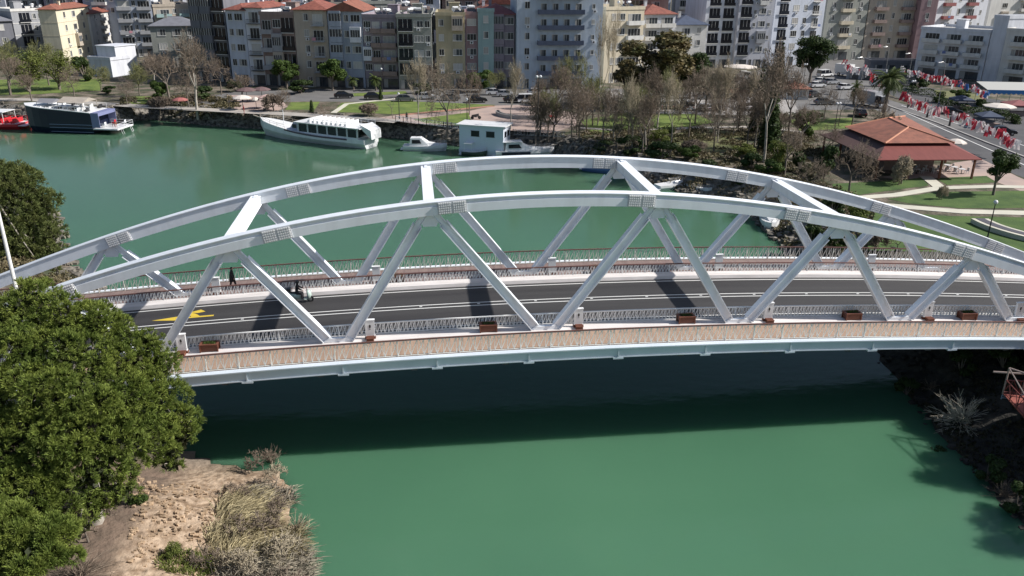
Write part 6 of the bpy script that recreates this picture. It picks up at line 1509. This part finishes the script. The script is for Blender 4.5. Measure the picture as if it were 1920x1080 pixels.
m = MB(); m.loft([[(s*math.cos(k*.785), s*.6*math.sin(k*.785), z) for k in range(8)] for s, z in ((.5, .25), (.55, 1.2), (.5, 2.0), (.28, 2.45), (.05, 2.55))]); m.build('stone', mat('white_stone', (.68, .66, .62), .7), r, True)
m = MB(); m.slab([(-2.6, -.5), (2.6, -.5), (2.2, .8), (-2.2, .8)], 0, .14); m.build('base', redp, r); m = MB(); m.box(-.9, .9, -.5, .5, .141, .25); m.build('plinth', redp, r)
arc_wall('curved_bench', 'cream curved seating wall with a dark inset on the right lawn', (1990, 420), 8.6, 172, 262, 2.0, .55, paving_w, band=mat('bench_dark_inset', (.09, .085, .10), .6))
lamp(1850, 452, 4.2, 'thin dark lamp post beside the curved seating wall')
# pavilion
c = [Vector((*G(1538, 252, GZ+3.0).xy, 0)), Vector((*G(1645, 300, GZ+3.0).xy, 0)), Vector((*G(1842, 299, GZ+3.0).xy, 0)), Vector((*G(1700, 222, GZ+3.0).xy, 0))]
ctr = sum(c, Vector())/4; r = empty('pavilion', (ctr.x, ctr.y, GZ)); tag(r, 'open park pavilion with a two tier red hipped roof beside the road', 'pavilion')
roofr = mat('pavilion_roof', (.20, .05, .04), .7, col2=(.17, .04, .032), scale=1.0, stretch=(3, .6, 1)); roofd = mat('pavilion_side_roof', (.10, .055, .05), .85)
e = [v-ctr for v in c]
def ring(k, z): return [(v.x*k, v.y*k, z) for v in e]
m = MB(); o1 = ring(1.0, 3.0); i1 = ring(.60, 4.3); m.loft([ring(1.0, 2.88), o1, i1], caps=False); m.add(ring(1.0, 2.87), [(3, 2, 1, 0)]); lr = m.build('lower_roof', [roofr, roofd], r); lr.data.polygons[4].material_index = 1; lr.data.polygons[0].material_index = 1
fasc = MB()
o2 = ring(.68, 4.5); mid01 = (Vector(o2[0])+Vector(o2[3]))/2; mid12 = (Vector(o2[1])+Vector(o2[2]))/2
cc1 = Vector((0, 0, 6.6)); r0 = (Vector(o2[0])+Vector(o2[3]))/2*.45; r1 = (Vector(o2[1])+Vector(o2[2]))/2*.45; r0.z = r1.z = 5.9
m = MB(); m.add(o2+[tuple(r0), tuple(r1)], [(0, 1, 5, 4), (1, 2, 5), (2, 3, 4, 5), (3, 0, 4), (3, 2, 1, 0)]); m.add(ring(.58, 4.2)+ring(.58, 4.49), [(0, 1, 5, 4), (1, 2, 6, 5), (2, 3, 7, 6), (3, 0, 4, 7)]); ur = m.build('upper_roof', tile_old, r)
m = MB()
for a, b in ((o2[0], r0), (o2[1], r1), (o2[2], r1), (o2[3], r0), (r0, r1)): m.tube(a, b, .14, n=6)
m.build('ridge_tiles', mat('ridge_tile', (.50, .22, .13), .7), ur)
for k in (.93,):
    q = ring(k, 0)
    for i in range(4):
        for t in (0, .33, .66):
            p = Vector(q[i]).lerp(Vector(q[(i+1) % 4]), t); zt = 3.05; m = MB(); m.box(p.x-.12, p.x+.12, p.y-.12, p.y+.12, 0, zt); m.build('post', woodred, r)
m = MB(); q = ring(.5, 0); m.loft([[(x, y, 0) for x, y, z in q], [(x, y, 4.15) for x, y, z in q]]); m.build('inner_room', W['brown'], r)
for i in range(9):
    t = rg.uniform(-.75, .75); s_ = rg.uniform(-.8, -.62); p = Vector(e[1])*(.5-t/2)*.85+Vector(e[2])*(.5+t/2)*.85; p = G(1690+i*14, 318+ (i % 3)*4, GZ); o = empty('cafe_table', p); tag(o, ['leftmost cafe table under the pavilion eave', 'second cafe table under the eave from the left', 'third cafe table under the eave from the left', 'fourth cafe table under the eave from the left', 'middle cafe table at the pavilion front', 'sixth cafe table from the left at the pavilion', 'seventh cafe table, partly in the sun', 'eighth cafe table on the sunlit paving', 'rightmost cafe table on the sunlit paving'][i], 'table', 'cafe tables at the pavilion')
    m = MB(); m.tube((0, 0, .70), (0, 0, .75), .45, n=12); m.build('table_top', whitepl, o); m = MB(); m.tube((0, 0, 0), (0, 0, .7), .05, n=6); m.tube((0, 0, 0), (0, 0, .04), .25, n=8); m.build('leg', dark, o)
    for s in (-1, 1): m = MB(); m.box(s*.8-.22, s*.8+.22, -.22, .22, .42, .47); m.box(s*1.0-.03, s*1.0+.03, -.22, .22, .47, .9); [m.box(s*.8+dx-.02, s*.8+dx+.02, dy-.02, dy+.02, 0, .42) for dx in (-.2, .2) for dy in (-.2, .2)]; k = m.build('chair', whitepl, None); k.location = p; tag(k, f'white cafe chair {"left" if s < 0 else "right"} of the {["leftmost", "second", "third", "fourth", "middle", "sixth", "seventh", "eighth", "rightmost"][i]} cafe table', 'chair', 'cafe chairs at the pavilion')
# blue canopy at the right edge, market tents
p = G(1845, 200, GZ); r = empty('market_canopy', p, R(-12)); tag(r, 'bright blue scalloped canopy over a stand at the right edge', 'canopy')
m = MB(); m.add([(0, 0, 3.6), (16, 0, 3.6), (16, 6, 4.6), (0, 6, 4.6), (0, 0, 3.5), (16, 0, 3.5), (16, 6, 4.5), (0, 6, 4.5)], [(0, 1, 2, 3), (7, 6, 5, 4), (0, 4, 5, 1), (1, 5, 6, 2), (2, 6, 7, 3), (3, 7, 4, 0)]); m.build('roof_sheet', mat('canopy_cream', (.45, .45, .42), .7), r)
m = MB()
for i in range(16): m.add([(i, -.05, 3.62), (i+1, -.05, 3.62), (i+1, -.08, 2.9), (i+.5, -.1, 2.65), (i, -.08, 2.9)], [(0, 4, 3, 2, 1)])
m.build('valance', mat('canopy_blue', (.04, .20, .48), .6), r)
m = MB(); [m.tube((x, y, 0), (x, y, 3.5), .06, n=6) for x in (.3, 5, 10, 15) for y in (.3, 5.7)]; m.build('poles', chrome, r)
# bunting of red and white flags above the road
redf = mat('flag_red', (.50, .05, .075), .7, trans=.3); whf = mat('flag_white', (.75, .73, .73), .7, trans=.3); blf = mat('flag_blue', (.08, .22, .5), .7)
FM = []
for k in range(5):
    m = MB(); rg = random.Random(k); n = 6
    for i in range(n):
        x0, x1 = i/n, (i+1)/n; f = lambda x, z: (x*.75-.37, .16*math.sin(x*5+k+z*2), -z*(.75+.3*k/5)+.05*math.sin(x*9+k))
        m.add([f(x0, 0), f(x1, 0), f(x1, 1), f(x0, 1)], [(0, 1, 2, 3)])
    FM.append(m)
FMM = [m.mesh('flag', redf if k in (0, 2, 4) else whf) for k, m in enumerate(FM)]+[FM[1].mesh('flag', redf), FM[2].mesh('flag', whf), FM[4].mesh('flag', whf), FM[3].mesh('flag', mat('flag_pink', (.6, .3, .33), .7, trans=.3))]
FBL = FM[0].mesh('flag', blf)
def bunting(pts, n, label, blue=False):
    P_ = [G(u, v, z) for u, v, z in pts]; r = empty('bunting', P_[0]); tag(r, label, 'bunting', 'red and white bunting over the road'); rg = random.Random(len(label)); m = MB()
    tot = [(b-a).length for a, b in zip(P_[:-1], P_[1:])]; T = sum(tot); prev = None
    for i in range(n+1):
        s = T*i/n; k = 0
        while k < len(tot)-1 and s > tot[k]: s -= tot[k]; k += 1
        p = P_[k].lerp(P_[k+1], min(1, s/tot[k]))-P_[0]; u_ = min(1, s/tot[k]); p.z -= .9*4*u_*(1-u_)*.5
        if prev is not None: m.tube(prev, p, .02, n=4)
        prev = p
        for q in range(2):
            o = link('flag', FBL if blue and rg.random() < .3 else rg.choice(FMM), r, (p.x+rg.uniform(-.3, .3), p.y+rg.uniform(-.4, .4), p.z), rg.uniform(-1.2, 1.2)); o.rotation_euler = (rg.uniform(-.5, .5), rg.uniform(-.4, .4), rg.uniform(-1.5, 1.5)); o.scale = (rg.uniform(.5, 1.1), rg.uniform(.5, 1.0), rg.uniform(.8, 2.0))
    m.build('rope', dark, r)
bunting([(1622, 122, 10), (1640, 140, 9), (1665, 152, 9.5)], 16, 'short red and white bunting left of the palm crown')
bunting([(1586, 112, 9), (1606, 128, 9), (1622, 122, 10)], 12, 'leftmost red and white bunting above the white truck')
bunting([(1690, 124, 9.5), (1720, 132, 9), (1770, 142, 9), (1800, 150, 9)], 36, 'long red and white bunting below the white modern hotel')
bunting([(1800, 150, 9), (1828, 158, 8.5), (1856, 172, 8)], 16, 'red white and blue bunting hanging beside the blue canopy', True)
bunting([(1695, 172, 8), (1735, 192, 7.5), (1770, 200, 8)], 26, 'red and white bunting right of the palm trunk')
bunting([(1770, 200, 8), (1810, 212, 7.2), (1842, 228, 8)], 26, 'red and white bunting in the middle of the right road')
bunting([(1842, 228, 8), (1880, 240, 7.4), (1908, 262, 7.5)], 22, 'red and white bunting ending at the right edge of the photo')
# road signs / bollards on median
for i, (u, v) in enumerate([(1702, 202), (1738, 220), (1780, 236)]):
    p = G(u, v, GZ); o = empty('bollard', p); tag(o, ['dark bollard nearest the palm on the road median', 'middle dark bollard on the road median', 'dark bollard farthest right on the road median'][i], 'bollard', 'bollards on the road median'); m = MB(); m.tube((0, 0, 0), (0, 0, 1.5), .22, .16, n=8); m.build('shaft', dark, o); m = MB(); m.ball((0, 0, 1.6), .2, n=8, k=5); m.build('cap', dark, o)
# people in the park
for a in [(763, 228, 0, 'person in black walking on the quay behind the white railing', black_cloth, 'walk'), (1733, 200, 1, 'person in black standing by the road verge, left of two', black_cloth, 'stand'), (1738, 201, 2, 'person in dark clothes by the road verge, right of two', grey_cloth, 'stand'), (1758, 205, 1, 'person in blue walking under the bunting', blue_cloth, 'walk'), (458, 214, 2, 'person in red at the promenade cafe', red_cloth, 'stand')]:
    p = G(a[0], a[1], GZ); person((p.x, p.y, GZ+.06), a[2], a[3], a[4], pose=a[5])
# ------------------------------------------------------------------ red terrace on blue steel legs, right edge
p = Vector((29.0, -8.6, 0)); r = empty('river_terrace', (30.3, -9.5, 1.0), R(-14)); tag(r, 'red decked terrace with red railing on pale blue steel legs, right edge', 'terrace')
deckred = mat('terrace_red', (.34, .10, .075), .6, col2=(.26, .075, .06), scale=1.5, stretch=(1, 8, 1)); dz = 2.6
m = MB(); m.box(0, 7, 0, 4.2, dz, dz+.08); m.build('deck', deckred, r)
def truss_rail(m, a, b, h, z, n, rr=.035):
    a = Vector(a); b = Vector(b); m.tube((*a, z+h), (*b, z+h), rr*1.3, n=6); m.tube((*a, z+.1), (*b, z+.1), rr, n=5)
    for i in range(n):
        p, q = a.lerp(b, i/n), a.lerp(b, (i+1)/n); m.tube((*p, z), (*p, z+h), rr, n=5); c = (p+q)/2; m.tube((*p, z+.1), (*c, z+h), rr*.7, n=4); m.tube((*c, z+h), (*q, z+.1), rr*.7, n=4)
    m.tube((*b, z), (*b, z+h), rr, n=5)
for a, b, n in (((0, 0), (7, 0), 7), ((0, 0), (0, 4.2), 4), ((0, 4.2), (7, 4.2), 7)):
    m = MB(); truss_rail(m, a, b, 1.0, dz+.08, n); m.build('railing', mat('terrace_rail_red', (.16, .04, .035), .5), r)
m = MB()
for y in (-.02, 4.22): truss_rail(m, (0, y), (7, y), .32, dz-.42, 10, .03)
for x in (1.6, 4.2, 6.6):
    for y in (.3, 3.9): m.tube((x, y, dz-.4), (x-.25, y, -2.5), .07, n=6)
    m.tube((x, .3, dz-.4), (x-.4, 3.9, -1), .04, n=5)
m.build('steel_frame', mat('blue_grey_steel', (.30, .36, .48), .45), r)
m = MB(); m.tube((0, 4.2, dz), (0, 4.2, dz+2.0), .06, n=6); m.tube((0, 0, dz+1.0), (0, 4.2, dz+2.0), .05, n=5); m.tube((-.8, 4.5, dz+1.5), (7, 3.4, dz+2.0), .07, n=6); m.tube((0, 4.2, dz+2), (4, 2, dz+1.5), .06, n=6); m.tube((0, 2.0, dz+1.1), (5, 4.2, dz+2), .05, n=6)
m.tube((1.2, 4.2, dz), (1.2, 4.2, dz+2), .05, n=6); m.build('roof_frame', mat('weathered_beam', (.34, .27, .24), .7), r)

# dark market tents and parked cars on the right verge
for i, (u, v, w, lab, col) in enumerate([(1800, 205, 4, 'dark market tent behind the middle bunting', 'navy'), (1850, 238, 4, 'dark market tent in front of the white parasol', 'navy'), (1905, 215, 5, 'dark red market tent at the right edge below the blue canopy', 'redbrown')]):
    p = G(u, v, GZ); r = empty('market_tent', p, R(-15)); tag(r, lab, 'tent'); m = MB(); rr = [[(x*w/2*k, y*w/2*k, z) for x, y in ((-1, -1), (1, -1), (1, 1), (-1, 1))] for k, z in ((1, 1.9), (1, 2.2), (.05, 3.0))]
    m.loft(rr); m.build('roof', W[col], r); m = MB(); [m.tube((x*w*.47, y*w*.47, 0), (x*w*.47, y*w*.47, 1.95), .05, n=5) for x in (-1, 1) for y in (-1, 1)]; m.build('poles', dark, r)
    m = MB(); m.box(-w*.4, w*.4, -w*.4, -w*.1, 0, .9); m.build('counter', W['brown'], r)
for a in [('car', 1782, 214, -25, 'black', 'black car parked under the middle bunting'), ('car', 1880, 252, -25, 'black', 'black car parked near the end of the bunting'), ('car', 1700, 160, -10, 'grey', 'grey car parked in front of the shop row'), ('van', 1648, 162, -10, 'white', 'white van in front of the long low restaurant'), ('car', 1585, 168, 10, 'white', 'white car below the white truck')]: vehicle(*a)
